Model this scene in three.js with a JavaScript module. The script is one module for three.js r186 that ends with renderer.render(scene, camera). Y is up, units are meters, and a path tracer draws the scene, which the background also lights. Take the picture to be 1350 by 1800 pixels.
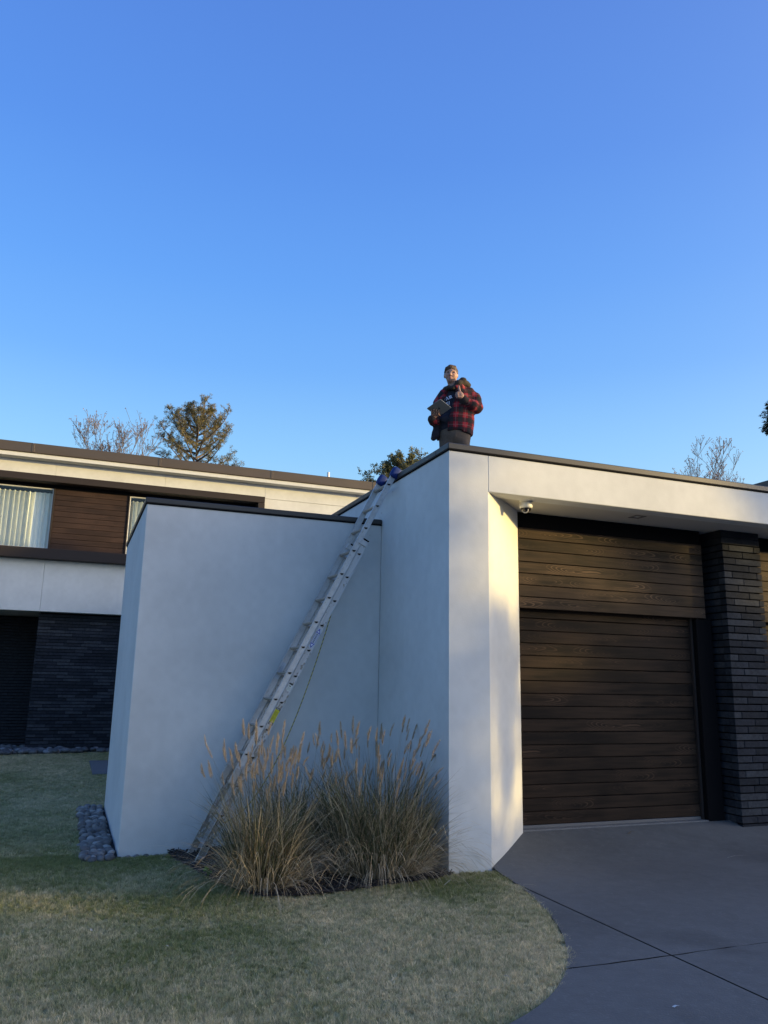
import * as THREE from 'three';
import { mergeGeometries } from 'three/addons/utils/BufferGeometryUtils.js';

// ------------------------------------------------------------------ camera, sky, sun, exposure
const scene = new THREE.Scene();
const camera = new THREE.PerspectiveCamera(65.92, 768 / 1024, 0.05, 2000);
camera.position.set(0, 1.68, 0);
camera.rotation.set(0.2137, -0.36953, 0.01872, 'YXZ');
scene.add(camera);
const renderer = new THREE.WebGLRenderer({ antialias: true });
renderer.setSize(768, 1024);
renderer.toneMapping = THREE.LinearToneMapping;
renderer.toneMappingExposure = 1.25;
renderer.shadowMap.enabled = true;
renderer.shadowMap.type = THREE.PCFSoftShadowMap;

const SUN_EL = 6.3 * Math.PI / 180, SUN_AZ = 64 * Math.PI / 180;      // azimuth from +z towards +x
const SUN = new THREE.Vector3(Math.cos(SUN_EL) * Math.sin(SUN_AZ), Math.sin(SUN_EL), Math.cos(SUN_EL) * Math.cos(SUN_AZ));
const sun = new THREE.DirectionalLight(new THREE.Color().setRGB(1, 0.71, 0.24), 5);
sun.position.copy(SUN).multiplyScalar(90);
sun.castShadow = true;
Object.assign(sun.shadow.camera, { left: -40, right: 40, top: 40, bottom: -40, near: 1, far: 220 });
sun.shadow.mapSize.set(4096, 4096);
scene.add(sun, sun.target);

const mix = (a, b, t) => a + (b - a) * t;
const mix3 = (a, b, t) => [mix(a[0], b[0], t), mix(a[1], b[1], t), mix(a[2], b[2], t)];
const clamp = (x, a = 0, b = 1) => Math.min(b, Math.max(a, x));
const smooth = (a, b, x) => { const t = clamp((x - a) / (b - a)); return t * t * (3 - 2 * t); };
{
  const W = 512, H = 256, d = new Float32Array(W * H * 4);
  const stops = [[0, [0.66, 0.78, 0.90]], [6, [0.54, 0.76, 0.95]], [12, [0.40, 0.72, 1.0]], [16, [0.30, 0.63, 1.02]], [22, [0.186, 0.468, 1.0]], [28, [0.138, 0.385, 0.95]], [36, [0.107, 0.302, 0.85]], [45, [0.096, 0.254, 0.76]], [60, [0.078, 0.21, 0.66]], [90, [0.066, 0.185, 0.6]]];
  for (let j = 0; j < H; j++) for (let i = 0; i < W; i++) {
    const el = ((j + 0.5) / H - 0.5) * 180, az = ((i + 0.5) / W - 0.5) * 2 * Math.PI;
    const e = Math.max(el, 0); let c = stops[stops.length - 1][1];
    for (let k = 0; k + 1 < stops.length; k++) if (e <= stops[k + 1][0]) { c = mix3(stops[k][1], stops[k + 1][1], (e - stops[k][0]) / (stops[k + 1][0] - stops[k][0])); break; }
    const y = Math.sin(el * Math.PI / 180), r = Math.cos(el * Math.PI / 180);
    const cs = clamp(r * Math.cos(az) * SUN.x + y * SUN.y + r * Math.sin(az) * SUN.z, -1, 1), chi = Math.acos(cs);    // angle to the sun
    // clear-sky scattering: a bright whitish aureole round the sun, a little more light again opposite to it
    const aur = 24 * Math.exp(-4.8 * chi), anti = Math.pow(clamp(-cs), 1.5);
    const m = (c[0] + c[1] + c[2]) / 3, wh = [m * 1.18, m * 1.0, m * 0.80];
    const o = [0, 1, 2].map(q => (c[q] * (0.97 + 0.16 * anti) + wh[q] * aur) / 1.25);
    if (el < 0) { o[0] = 0.22; o[1] = 0.21; o[2] = 0.2; }
    const k = (j * W + i) * 4; d[k] = o[0]; d[k + 1] = o[1]; d[k + 2] = o[2]; d[k + 3] = 1;
  }
  const sky = new THREE.DataTexture(d, W, H, THREE.RGBAFormat, THREE.FloatType);
  sky.mapping = THREE.EquirectangularReflectionMapping; sky.magFilter = THREE.LinearFilter; sky.minFilter = THREE.LinearFilter;
  sky.wrapS = THREE.RepeatWrapping; sky.needsUpdate = true;
  scene.background = sky; scene.environment = sky;
}

// ------------------------------------------------------------------ helpers
function rng(seed) { let a = seed >>> 0; return () => { a = (a + 0x6D2B79F5) >>> 0; let t = a; t = Math.imul(t ^ (t >>> 15), t | 1); t ^= t + Math.imul(t ^ (t >>> 7), t | 61); return ((t ^ (t >>> 14)) >>> 0) / 4294967296; }; }
const R = Math.PI / 180, V = (x, y, z) => new THREE.Vector3(x, y, z);
const used = {};
function numbered(n) { if (used[n] === undefined) { used[n] = 0; return n; } used[n]++; return n + '_' + String(used[n]).padStart(3, '0'); }
function info(o, label, category, group, kind) { if (label) o.userData.label = label; if (category) o.userData.category = category; if (group) o.userData.group = group; if (kind) o.userData.kind = kind; return o; }
function thing(name, label, category, pos = [0, 0, 0], turn = 0, group) { const g = new THREE.Group(); g.name = numbered(name); g.position.set(...pos); g.rotation.y = turn; scene.add(g); return info(g, label, category, group); }
function part(name, geo, mat, parent) { const m = new THREE.Mesh(geo, mat); m.name = numbered(name); m.castShadow = m.receiveShadow = true; (parent || scene).add(m); return m; }
function ground(name, geo, mat, label) { const m = part(name, geo, mat); m.userData.kind = 'structure'; if (label) m.userData.label = label; return m; }
// uv in metres by the way each face points
function metreUV(g, ou = 0, ov = 0) {
  const n = g.index ? g.toNonIndexed() : g; n.computeVertexNormals(); const p = n.attributes.position, q = n.attributes.normal, uv = new Float32Array(p.count * 2);
  for (let i = 0; i < p.count; i += 3) {
    let ax = 0, ay = 0, az = 0; for (let k = 0; k < 3; k++) { ax += Math.abs(q.getX(i + k)); ay += Math.abs(q.getY(i + k)); az += Math.abs(q.getZ(i + k)); }
    for (let k = 0; k < 3; k++) { const x = p.getX(i + k), y = p.getY(i + k), z = p.getZ(i + k); let u, v; if (ay >= ax && ay >= az) { u = x; v = z; } else if (ax >= az) { u = z; v = y; } else { u = x; v = y; } uv[(i + k) * 2] = u + ou; uv[(i + k) * 2 + 1] = v + ov; }
  }
  n.setAttribute('uv', new THREE.BufferAttribute(uv, 2)); return n;
}
// box with chamfered edges, 44 triangles, between two corners
function cbox(x0, y0, z0, x1, y1, z1, c = 0.006, ou = 0, ov = 0) {
  const lo = [x0, y0, z0], hi = [x1, y1, z1]; c = Math.min(c, (x1 - x0) * 0.45, (y1 - y0) * 0.45, (z1 - z0) * 0.45);
  const P = (s, a) => [0, 1, 2].map(k => (s[k] > 0 ? hi[k] : lo[k]) - (k === a ? 0 : s[k] * c));
  const t = []; const mid = [0, 1, 2].map(k => (lo[k] + hi[k]) / 2);
  const tri = (a, b, d) => { const nx = (b[1] - a[1]) * (d[2] - a[2]) - (b[2] - a[2]) * (d[1] - a[1]), ny = (b[2] - a[2]) * (d[0] - a[0]) - (b[0] - a[0]) * (d[2] - a[2]), nz = (b[0] - a[0]) * (d[1] - a[1]) - (b[1] - a[1]) * (d[0] - a[0]); const o = nx * (a[0] - mid[0]) + ny * (a[1] - mid[1]) + nz * (a[2] - mid[2]); t.push(...(o > 0 ? [a, b, d] : [a, d, b])); };
  const quad = (a, b, d, e) => { tri(a, b, d); tri(a, d, e); };
  for (let a = 0; a < 3; a++) { const u = (a + 1) % 3, v = (a + 2) % 3; for (const s of [-1, 1]) { const f = (p, q) => { const k = [0, 0, 0]; k[a] = s; k[u] = p; k[v] = q; return P(k, a); }; quad(f(-1, -1), f(1, -1), f(1, 1), f(-1, 1)); } 
    for (const p of [-1, 1]) for (const q of [-1, 1]) { const e = (s, ax) => { const k = [0, 0, 0]; k[a] = s; k[u] = p; k[v] = q; return P(k, ax); }; quad(e(-1, u), e(1, u), e(1, v), e(-1, v)); } }
  for (const sx of [-1, 1]) for (const sy of [-1, 1]) for (const sz of [-1, 1]) tri(P([sx, sy, sz], 0), P([sx, sy, sz], 1), P([sx, sy, sz], 2));
  const g = new THREE.BufferGeometry(); g.setAttribute('position', new THREE.Float32BufferAttribute(t.flat(), 3)); return metreUV(g, ou, ov);
}
function prism(pts, y0, y1) {                                              // upright prism over an xz polygon
  const s = new THREE.Shape(pts.map(p => new THREE.Vector2(p[0], -p[1]))); const g = new THREE.ExtrudeGeometry(s, { depth: y1 - y0, bevelEnabled: true, bevelSize: 0.005, bevelOffset: -0.005, bevelThickness: 0.005, bevelSegments: 1 });
  g.rotateX(-Math.PI / 2); g.translate(0, y0, 0); return metreUV(g);
}
const merge = a => mergeGeometries(a.map(g => { const n = g.index ? g.toNonIndexed() : g; for (const k of Object.keys(n.attributes)) if (!['position', 'normal', 'uv', 'color'].includes(k)) n.deleteAttribute(k); return n; }), false);
function tube(points, r, sides = 8, seg = 12) { return new THREE.TubeGeometry(new THREE.CatmullRomCurve3(points), seg, r, sides, false); }
function limbGeo(segs, sides = 5) {                                        // tapered limbs [a, b, ra, rb]
  const pos = [], nor = [], uv = []; const X = V(), Y = V(), D = V();
  for (const [a, b, ra, rb] of segs) {
    D.subVectors(b, a).normalize(); X.set(Math.abs(D.y) < 0.9 ? 0 : 1, Math.abs(D.y) < 0.9 ? 1 : 0, 0).cross(D).normalize(); Y.crossVectors(D, X);
    const L = a.distanceTo(b);
    for (let i = 0; i < sides; i++) { const c = [i, i + 1].map(k => { const t = k / sides * 2 * Math.PI; return X.clone().multiplyScalar(Math.cos(t)).addScaledVector(Y, Math.sin(t)); });
      const p = [[a, ra, 0], [a, ra, 1], [b, rb, 1], [a, ra, 0], [b, rb, 1], [b, rb, 0]];
      for (const [q, r, k] of p) { pos.push(q.x + c[k].x * r, q.y + c[k].y * r, q.z + c[k].z * r); nor.push(c[k].x, c[k].y, c[k].z); uv.push((i + k) / sides * 0.5, q === a ? 0 : L); } }
  }
  const g = new THREE.BufferGeometry(); g.setAttribute('position', new THREE.Float32BufferAttribute(pos, 3)); g.setAttribute('normal', new THREE.Float32BufferAttribute(nor, 3)); g.setAttribute('uv', new THREE.Float32BufferAttribute(uv, 2)); return g;
}
// periodic value noise and fractal sum
function noiseGrid(n, seed) { const r = rng(seed), a = new Float32Array(n * n); for (let i = 0; i < n * n; i++) a[i] = r(); return (x, y, per = n, ox = 0, oy = 0) => { const xi = Math.floor(x), yi = Math.floor(y); let fx = x - xi, fy = y - yi; fx = fx * fx * (3 - 2 * fx); fy = fy * fy * (3 - 2 * fy); const q = k => ((k % per) + per) % per, mx = k => (q(k) + ox) % n, my = k => (q(k) + oy) % n, A = a[my(yi) * n + mx(xi)], B = a[my(yi) * n + mx(xi + 1)], C = a[my(yi + 1) * n + mx(xi)], D = a[my(yi + 1) * n + mx(xi + 1)]; return mix(mix(A, B, fx), mix(C, D, fx), fy); }; }
const N0 = noiseGrid(64, 5), N1 = noiseGrid(64, 17);
function fbm(u, v, f, oct, N = N0) { let s = 0, a = 1, t = 0; for (let k = 0; k < oct; k++) { s += a * N(u * f, v * f, Math.min(f, 64), k * 13, k * 29); t += a; a *= 0.5; f *= 2; } return s / t; }   // u, v in 0..1; f divides 64
function tex(w, h, fn, srgb, rep) {
  const d = new Uint8Array(w * h * 4); for (let j = 0; j < h; j++) for (let i = 0; i < w; i++) { const c = fn((i + 0.5) / w, (j + 0.5) / h), k = (j * w + i) * 4; for (let q = 0; q < 3; q++) { let x = c[q] ?? c[0]; if (srgb) x = x <= 0.0031308 ? x * 12.92 : 1.055 * Math.pow(Math.max(x, 0), 1 / 2.4) - 0.055; d[k + q] = clamp(x) * 255; } d[k + 3] = 255; }
  const t = new THREE.DataTexture(d, w, h, THREE.RGBAFormat); t.wrapS = t.wrapT = THREE.RepeatWrapping; t.magFilter = THREE.LinearFilter; t.minFilter = THREE.LinearMipmapLinearFilter; t.generateMipmaps = true; if (srgb) t.colorSpace = THREE.SRGBColorSpace; if (rep) t.repeat.set(1 / rep[0], 1 / rep[1]); t.needsUpdate = true; return t;
}
const rgb = (r, g, b) => new THREE.Color().setRGB(r, g, b);
const std = (o) => new THREE.MeshStandardMaterial(o), dull = (o, s = 0.25) => new THREE.MeshPhysicalMaterial({ specularIntensity: s, ...o });

// ------------------------------------------------------------------ materials
const M = {};
{
  const stuccoTex = tex(512, 512, (u, v) => { const a = fbm(u, v, 4, 5), b = fbm(u, v, 32, 2, N1), st = fbm(u * 4, v, 4, 3, N1); const k = 0.61 + 0.13 * (a - 0.5) + 0.05 * (b - 0.5) + 0.035 * (st - 0.5); return [k * 0.985, k * 0.995, k * 0.965]; }, true, [2.6, 2.6]);
  const stuccoBump = tex(512, 512, (u, v) => [0.6 * fbm(u, v, 64, 2) + 0.4 * fbm(u, v, 16, 3, N1)], false, [0.7, 0.7]);
  M.stucco = std({ map: stuccoTex, bumpMap: stuccoBump, bumpScale: 0.0007, roughness: 0.92 });
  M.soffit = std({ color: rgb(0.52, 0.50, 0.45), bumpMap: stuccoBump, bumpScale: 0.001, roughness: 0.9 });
  const metalTex = tex(512, 128, (u, v) => { const a = fbm(u, v, 4, 4), k = 0.045 + 0.03 * (a - 0.5); return [k * 1.08, k, k * 0.92]; }, true, [2.0, 0.5]);
  M.coping = std({ map: metalTex, roughness: 0.45, metalness: 0.25 });
  M.bronze = std({ color: rgb(0.10, 0.075, 0.052), roughness: 0.38, metalness: 0.35, bumpMap: tex(256, 64, (u, v) => [fbm(u, v, 4, 2)], false, [3.0, 0.9]), bumpScale: 0.02 });
  M.roof = std({ color: rgb(0.2, 0.2, 0.19), roughness: 0.95 });
  M.black = dull({ color: rgb(0.007, 0.007, 0.008), roughness: 0.9 }, 0.1);
  M.frameDark = dull({ color: rgb(0.032, 0.025, 0.023), roughness: 0.6 }, 0.4);
  const woodFn = (dark, light, seed) => (u, v) => {
    const plank = Math.floor(v * 8), fv = v * 8 - plank, o = plank * 0.37 + seed;                  // eight different boards stacked in one texture
    const wob = (fbm(u, (o * 0.7) % 1, 8, 2) - 0.5) * 0.55 + (fbm(u, v, 32, 2, N1) - 0.5) * 0.10, cell = u * 3 + Math.floor(o * 9) + 0.8 * (fbm(u, (o * 1.3) % 1, 4, 1, N1) - 0.5), id = Math.floor(cell), cu = (cell - id - 0.5) * 6.0 + 1.6 * (N1((id % 3) * 5.1 + 2, plank * 3.7) - 0.5);
    const yy = fv - 0.5 + wob, ring = Math.sqrt(yy * yy + Math.pow(cu * (0.10 + 0.14 * N0((id % 3) * 3.3 + 2, plank * 2.9)), 2)) * 10 + 0.35 * fbm(u, v, 16, 2);
    const f = ring - Math.floor(ring), line = smooth(0.55, 0.95, f) * (1 - smooth(0.95, 1.0, f));
    const fine = fbm(u, (v * 8) % 1, 8, 3, N1), big = fbm((u + o) % 1, (o * 3.1) % 1, 4, 3), show = smooth(0.38, 0.66, fbm(u, v, 4, 3, N1));
    const fr = cell - id, t = clamp(0.09 + 0.36 * line * smooth(0, 0.14, fr) * smooth(1, 0.86, fr) * show * smooth(0.3, 0.7, N0((id % 3) * 7.7 + 3, plank * 5.3)) + 0.20 * (fine - 0.5) + 0.26 * (big - 0.5));
    return mix3(dark, light, t);
  };
  M.wood = dull({ map: tex(2048, 512, woodFn([0.017, 0.0135, 0.011], [0.26, 0.165, 0.105], 0.13), true, [2.6, 1.08]), roughness: 0.7 });
  M.doorWood = dull({ map: M.wood.map, color: rgb(0.62, 0.58, 0.56), roughness: 0.7 });  // browner copy of the transom wood, darkened to carry the recess shade
  M.redWood = dull({ map: tex(1024, 512, woodFn([0.030, 0.020, 0.017], [0.145, 0.085, 0.064], 0.57), true, [2.0, 1.12]), roughness: 0.6 });
  const bt = tex(256, 256, (u, v) => { const k = 0.75 + 0.5 * (fbm(u, v, 16, 4) - 0.5) + 0.35 * (fbm(u, v, 4, 3, N1) - 0.5); return [k, k, k]; }, true, [0.4, 0.4]);
  const bb = tex(256, 256, (u, v) => [fbm(u, v, 32, 3)], false, [0.3, 0.3]);
  M.bricks = [[0.030, 0.031, 0.034], [0.040, 0.040, 0.044], [0.052, 0.052, 0.055], [0.036, 0.036, 0.038], [0.070, 0.068, 0.068]].map(c => dull({ color: rgb(...[c[0] * 0.86, c[1] * 0.97, c[2] * 1.12]), map: bt, bumpMap: bb, bumpScale: 0.003, roughness: 0.8 }));
  M.mortar = dull({ color: rgb(0.006, 0.006, 0.007), roughness: 1 }, 0.05);
  M.concrete = std({ map: tex(1024, 1024, (u, v) => { const a = fbm(u, v, 4, 6), b = fbm(u, v, 64, 2, N1), c = smooth(0.50, 0.72, fbm(u, v, 4, 5, N1)), pit = smooth(0.80, 0.9, N1(u * 256, v * 256)) * 0.02; const k = 0.112 + 0.055 * (a - 0.5) + 0.022 * (b - 0.5) - 0.026 * c + pit; return [k * 0.99, k * 1.02, k * 0.98]; }, true, [4.2, 4.2]), bumpMap: tex(512, 512, (u, v) => [0.5 * fbm(u, v, 64, 2) + 0.5 * fbm(u, v * 4, 8, 3, N1)], false, [0.5, 0.5]), bumpScale: 0.0025, roughness: 0.78 });
  M.threshold = std({ map: tex(256, 256, (u, v) => { const k = 0.15 + 0.14 * (fbm(u, v, 32, 3) - 0.5); return [k, k, k * 0.97]; }, true, [0.5, 0.5]), roughness: 0.9 });
  M.joint = std({ color: rgb(0.02, 0.02, 0.02), roughness: 1 });
  M.lawn = std({ map: tex(512, 512, (u, v) => { const a = fbm(u, v, 8, 5), b = fbm(u, v, 64, 1, N1); return mix3([0.22, 0.215, 0.09], [0.54, 0.44, 0.24], clamp(0.2 + 0.9 * (a - 0.3) + 0.5 * (b - 0.5))); }, true, [1.6, 1.6]), roughness: 1 });
  M.far = std({ map: tex(256, 256, (u, v) => mix3([0.05, 0.055, 0.03], [0.11, 0.1, 0.06], fbm(u, v, 8, 4)), true, [9, 9]), roughness: 1 });
  M.mulch = std({ map: tex(256, 256, (u, v) => mix3([0.018, 0.014, 0.012], [0.075, 0.055, 0.045], clamp(1.6 * fbm(u, v, 32, 3) - 0.35)), true, [0.6, 0.6]), roughness: 1 });
  const al = tex(512, 512, (u, v) => { const a = fbm(u, v, 8, 5), b = smooth(0.62, 0.72, fbm(u, v, 32, 3, N1)); const k = 0.56 + 0.22 * (a - 0.5) - 0.09 * b; return [k, k * 0.985, k * 0.96]; }, true, [0.5, 0.5]);
  M.alu = std({ map: al, metalness: 0.35, roughness: 0.48 });
  M.aluGrimy = std({ map: tex(256, 1024, (u, v) => { const h = v * 4, a = fbm(u, v, 8, 4), g = fbm(u, (v * 8) % 1, 16, 4, N1), d = g + 0.22 * (a - 0.5) > 0.36 + 0.13 * h ? 1 : 0; const k = 0.55 + 0.2 * (a - 0.5); return d ? [0.30 + 0.14 * (a - 0.5), 0.268 + 0.13 * (a - 0.5), 0.215] : [k, k * 0.985, k * 0.96]; }, true, [0.25, 4]), metalness: 0.25, roughness: 0.6 });
  M.aluDull = std({ color: rgb(0.78, 0.72, 0.64), map: al, metalness: 0.2, roughness: 0.65 });
  M.blueRubber = dull({ color: rgb(0.010, 0.030, 0.15), roughness: 0.6 }, 0.4);
  M.stones = [[0.11, 0.108, 0.105], [0.16, 0.155, 0.15], [0.23, 0.22, 0.205], [0.13, 0.118, 0.11], [0.32, 0.31, 0.29]].map(c => std({ color: rgb(...c), roughness: 0.75, bumpMap: bb, bumpScale: 0.002 }));
  M.bark = std({ map: tex(128, 128, (u, v) => mix3([0.05, 0.038, 0.028], [0.17, 0.13, 0.10], fbm(u, v, 16, 3)), true, [0.5, 0.5]), roughness: 1 });
  M.greyBark = std({ map: tex(128, 128, (u, v) => mix3([0.10, 0.085, 0.075], [0.24, 0.205, 0.19], fbm(u, v, 16, 3)), true, [0.5, 0.5]), roughness: 1 });
  M.white = std({ color: rgb(0.72, 0.72, 0.70), roughness: 0.4 });
  M.vertex = new THREE.MeshPhysicalMaterial({ vertexColors: true, roughness: 1, specularIntensity: 0.2, side: THREE.DoubleSide });
  M.blade = new THREE.MeshPhysicalMaterial({ vertexColors: true, roughness: 1, transmission: 0.35, thickness: 0, specularIntensity: 0.2, side: THREE.DoubleSide });
  M.leaf = new THREE.MeshPhysicalMaterial({ color: rgb(1, 1, 1), roughness: 1, transmission: 0.4, thickness: 0, specularIntensity: 0.2, side: THREE.DoubleSide });
}

// ------------------------------------------------------------------ ground, lawn, driveway, beds
const lawnY = (x, z) => -0.062 * smooth(3.2, 0.6, x);
const driveY = (x, z) => 0.004 + 0.16 * Math.pow(clamp((-6.7 - z) / 0.976, 0, 1), 1.6) + (z > -3 ? 0 : 0);
function sheet(x0, z0, x1, z1, step, yf, off = 0) {
  const nx = Math.ceil((x1 - x0) / step), nz = Math.ceil((z1 - z0) / step), g = new THREE.PlaneGeometry(x1 - x0, z1 - z0, nx, nz); g.rotateX(-Math.PI / 2); g.translate((x0 + x1) / 2, 0, (z0 + z1) / 2);
  const p = g.attributes.position, uv = g.attributes.uv; for (let i = 0; i < p.count; i++) { const x = p.getX(i), z = p.getZ(i); p.setY(i, yf(x, z) + off); uv.setXY(i, x, z); } g.computeVertexNormals(); return g;
}
{ const g = new THREE.CircleGeometry(900, 64); g.rotateX(-Math.PI / 2); g.translate(0, -0.12, 0); const p = g.attributes.position, uv = g.attributes.uv; for (let i = 0; i < p.count; i++) uv.setXY(i, p.getX(i), p.getZ(i)); ground('ground', g, M.far, 'grassy ground reaching away around the property'); }
ground('lawn', sheet(-14, -23, 5.2, 3, 0.3, lawnY), M.lawn, 'dormant green and straw coloured lawn in front of the house');
const driveEdge = [[3.835, -6.94], [3.80, -6.62], [3.71, -6.15], [3.524, -5.52], [3.314, -5.02], [3.018, -4.537], [2.751, -4.238], [2.49, -4.031], [2.281, -3.913], [1.7, -3.66], [0.9, -3.45], [-0.3, -3.28], [-2, -3.16], [-5, -3.1], [-14, -3.1]];
const edgeCurve = new THREE.CatmullRomCurve3(driveEdge.map(p => V(p[0], 0, p[1])), false, 'centripetal').getPoints(120).map(p => [p.x, p.z]);
const driveOutline = [...edgeCurve, [-14, 14], [40, 14], [40, -7.70], [4.606, -7.70]];
function clipPoly(poly, f) { const o = []; for (let i = 0; i < poly.length; i++) { const a = poly[i], b = poly[(i + 1) % poly.length], fa = f(a), fb = f(b); if (fa >= 0) o.push(a); if ((fa >= 0) !== (fb >= 0)) { const t = fa / (fa - fb); o.push([mix(a[0], b[0], t), mix(a[1], b[1], t)]); } } return o; }
function polySheet(polys, yf) {
  const pos = [], uv = [], nor = []; for (const p of polys) { if (p.length < 3) continue; const c = p.map(q => new THREE.Vector2(q[0], q[1])); const cw = THREE.ShapeUtils.isClockWise(c); const t = THREE.ShapeUtils.triangulateShape(c, []); for (const f of t) for (const k of (cw ? f : [f[0], f[2], f[1]])) { const q = p[k]; pos.push(q[0], yf(q[0], q[1]), q[1]); uv.push(q[0], q[1]); } }
  const g = new THREE.BufferGeometry(); g.setAttribute('position', new THREE.Float32BufferAttribute(pos, 3)); g.setAttribute('uv', new THREE.Float32BufferAttribute(uv, 2)); g.computeVertexNormals();
  const n = g.attributes.normal; if (n.getY(0) < 0) { const p = g.attributes.position; for (let i = 0; i < p.count; i += 3) { const a = [p.getX(i + 1), p.getY(i + 1), p.getZ(i + 1), uv[(i + 1) * 2], uv[(i + 1) * 2 + 1]], b = [p.getX(i + 2), p.getY(i + 2), p.getZ(i + 2), uv[(i + 2) * 2], uv[(i + 2) * 2 + 1]]; p.setXYZ(i + 1, b[0], b[1], b[2]); p.setXYZ(i + 2, a[0], a[1], a[2]); g.attributes.uv.setXY(i + 1, b[3], b[4]); g.attributes.uv.setXY(i + 2, a[3], a[4]); } g.computeVertexNormals(); }
  return g;
}
{
  const drive = new THREE.Group(); drive.name = 'driveway'; info(drive, 'dark grey concrete driveway curving past the lawn to the garage', null, null, 'structure'); scene.add(drive);
  // saw cuts: one runs straight from the lawn edge, one crosses it a little raggedly
  const crack = x => -4.475 + 0.012 * (fbm(((x * 0.11) % 1 + 1) % 1, 0.3, 32, 3) - 0.5) * 2.2 + 0.006 * Math.sin(x * 2.2);
  const gapX = 0.0075, gapZ = x => 0.0045 + 0.006 * N0(x * 9 + 30, 3.3) - 0.004 * smooth(3.6, 4.4, x);
  const xs = [-14, 3.757, 7.9, 12, 40]; let first = true;
  for (let i = 0; i + 1 < xs.length; i++) for (const row of [0, 1]) {
    let poly = clipPoly(driveOutline, p => p[0] - (xs[i] + (i ? gapX : 0))); poly = clipPoly(poly, p => (xs[i + 1] - gapX) - p[0]);
    poly = row ? clipPoly(poly, p => p[1] - (-4.475)) : clipPoly(poly, p => -4.475 - p[1]); if (poly.length < 3) continue;
    const out = []; for (let k = 0; k < poly.length; k++) { const a = poly[k], b = poly[(k + 1) % poly.length]; out.push(a); if (Math.abs(a[1] + 4.475) < 1e-6 && Math.abs(b[1] + 4.475) < 1e-6) { const n = Math.ceil(Math.abs(b[0] - a[0]) / 0.035); for (let q = 1; q < n; q++) out.push([mix(a[0], b[0], q / n), -4.475]); } }
    for (const p of out) if (Math.abs(p[1] + 4.475) < 1e-6) p[1] = crack(p[0]) + (row ? 1 : -1) * gapZ(p[0]);
    const bands = []; if (row) bands.push(out); else { const zs = [-8, -7.6, -7.5, -7.4, -7.3, -7.2, -7.1, -7.0, -6.9, -6.8, -6.7, -4]; for (let k = 0; k + 1 < zs.length; k++) { let q = clipPoly(out, p => p[1] - zs[k]); q = clipPoly(q, p => zs[k + 1] - p[1]); if (q.length > 2) bands.push(q); } }
    part('concrete_slab', polySheet(bands, (x, z) => driveY(x, z) + 0.012), M.concrete, drive);
  }
  part('joint_bed', polySheet([driveOutline.map(p => p)], (x, z) => 0.004), M.joint, drive);
}
// mulch bed
const bed = [[1.10, -8.85], [1.14, -8.45], [1.24, -8.05], [1.36, -7.5], [1.49, -7.05], [1.63, -6.78], [1.95, -6.66], [2.3, -6.66], [2.75, -6.70], [3.2, -6.76], [3.40, -6.86], [3.40, -8.85]];
ground('mulch_bed', polySheet([bed], (x, z) => lawnY(x, z) + 0.02), M.mulch, 'dark mulch bed under the ornamental grasses');
function inPoly(x, z, p) { let c = false; for (let i = 0, j = p.length - 1; i < p.length; j = i++) if ((p[i][1] > z) !== (p[j][1] > z) && x < (p[j][0] - p[i][0]) * (z - p[i][1]) / (p[j][1] - p[i][1]) + p[i][0]) c = !c; return c; }
{
  const r = rng(31), list = []; const chips = new THREE.BufferGeometry().copy(cbox(-0.5, -0.5, -0.5, 0.5, 0.5, 0.5, 0.12)); const o = new THREE.Object3D();
  for (let i = 0; i < 9000 && list.length < 4200; i++) { const x = mix(0.9, 3.4, r()), z = mix(-8.8, -6.6, r()); if (!inPoly(x, z, bed)) continue; list.push([x, z]); }
  const im = new THREE.InstancedMesh(chips, std({ roughness: 1 }), list.length);
  list.forEach(([x, z], i) => { o.position.set(x, lawnY(x, z) + 0.022 + r() * 0.014, z); o.rotation.set((r() - 0.5) * 0.9, r() * 6.3, (r() - 0.5) * 0.9); o.scale.set(0.03 + r() * 0.07, 0.006 + r() * 0.006, 0.007 + r() * 0.012); o.updateMatrix(); im.setMatrixAt(i, o.matrix); const k = 0.02 + 0.06 * r() * r(), w = r() < 0.06 ? 3 : 1; im.setColorAt(i, rgb(k * 1.15 * w, k * 0.9 * w, k * 0.75 * w)); });
  im.name = 'mulch_chips'; im.castShadow = im.receiveShadow = true; info(im, 'loose dark bark mulch chips lying on the planting bed', 'mulch', null, 'stuff'); scene.add(im);
}
const stoneBed = [[0.285, -8.60], [0.66, -8.72], [0.66, -12.05], [0.285, -12.05]];
const farBed = [[-9, -20.05], [-0.75, -20.35], [0.9, -20.75], [2.4, -20.9], [2.4, -21.3], [-9, -23]];
function stoneGeo(seed) { const g = new THREE.IcosahedronGeometry(1, 2), p = g.attributes.position, r = rng(seed), a = r() * 9, b = r() * 9; for (let i = 0; i < p.count; i++) { const v = V(p.getX(i), p.getY(i), p.getZ(i)); const k = 1 + 0.10 * Math.sin(v.x * 2.1 + a) + 0.08 * Math.sin(v.z * 2.7 + b); p.setXYZ(i, v.x * k, v.y * k, v.z * k); } g.computeVertexNormals(); return g; }
const stoneGeos = [1, 2, 3, 4, 5].map(stoneGeo);
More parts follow.
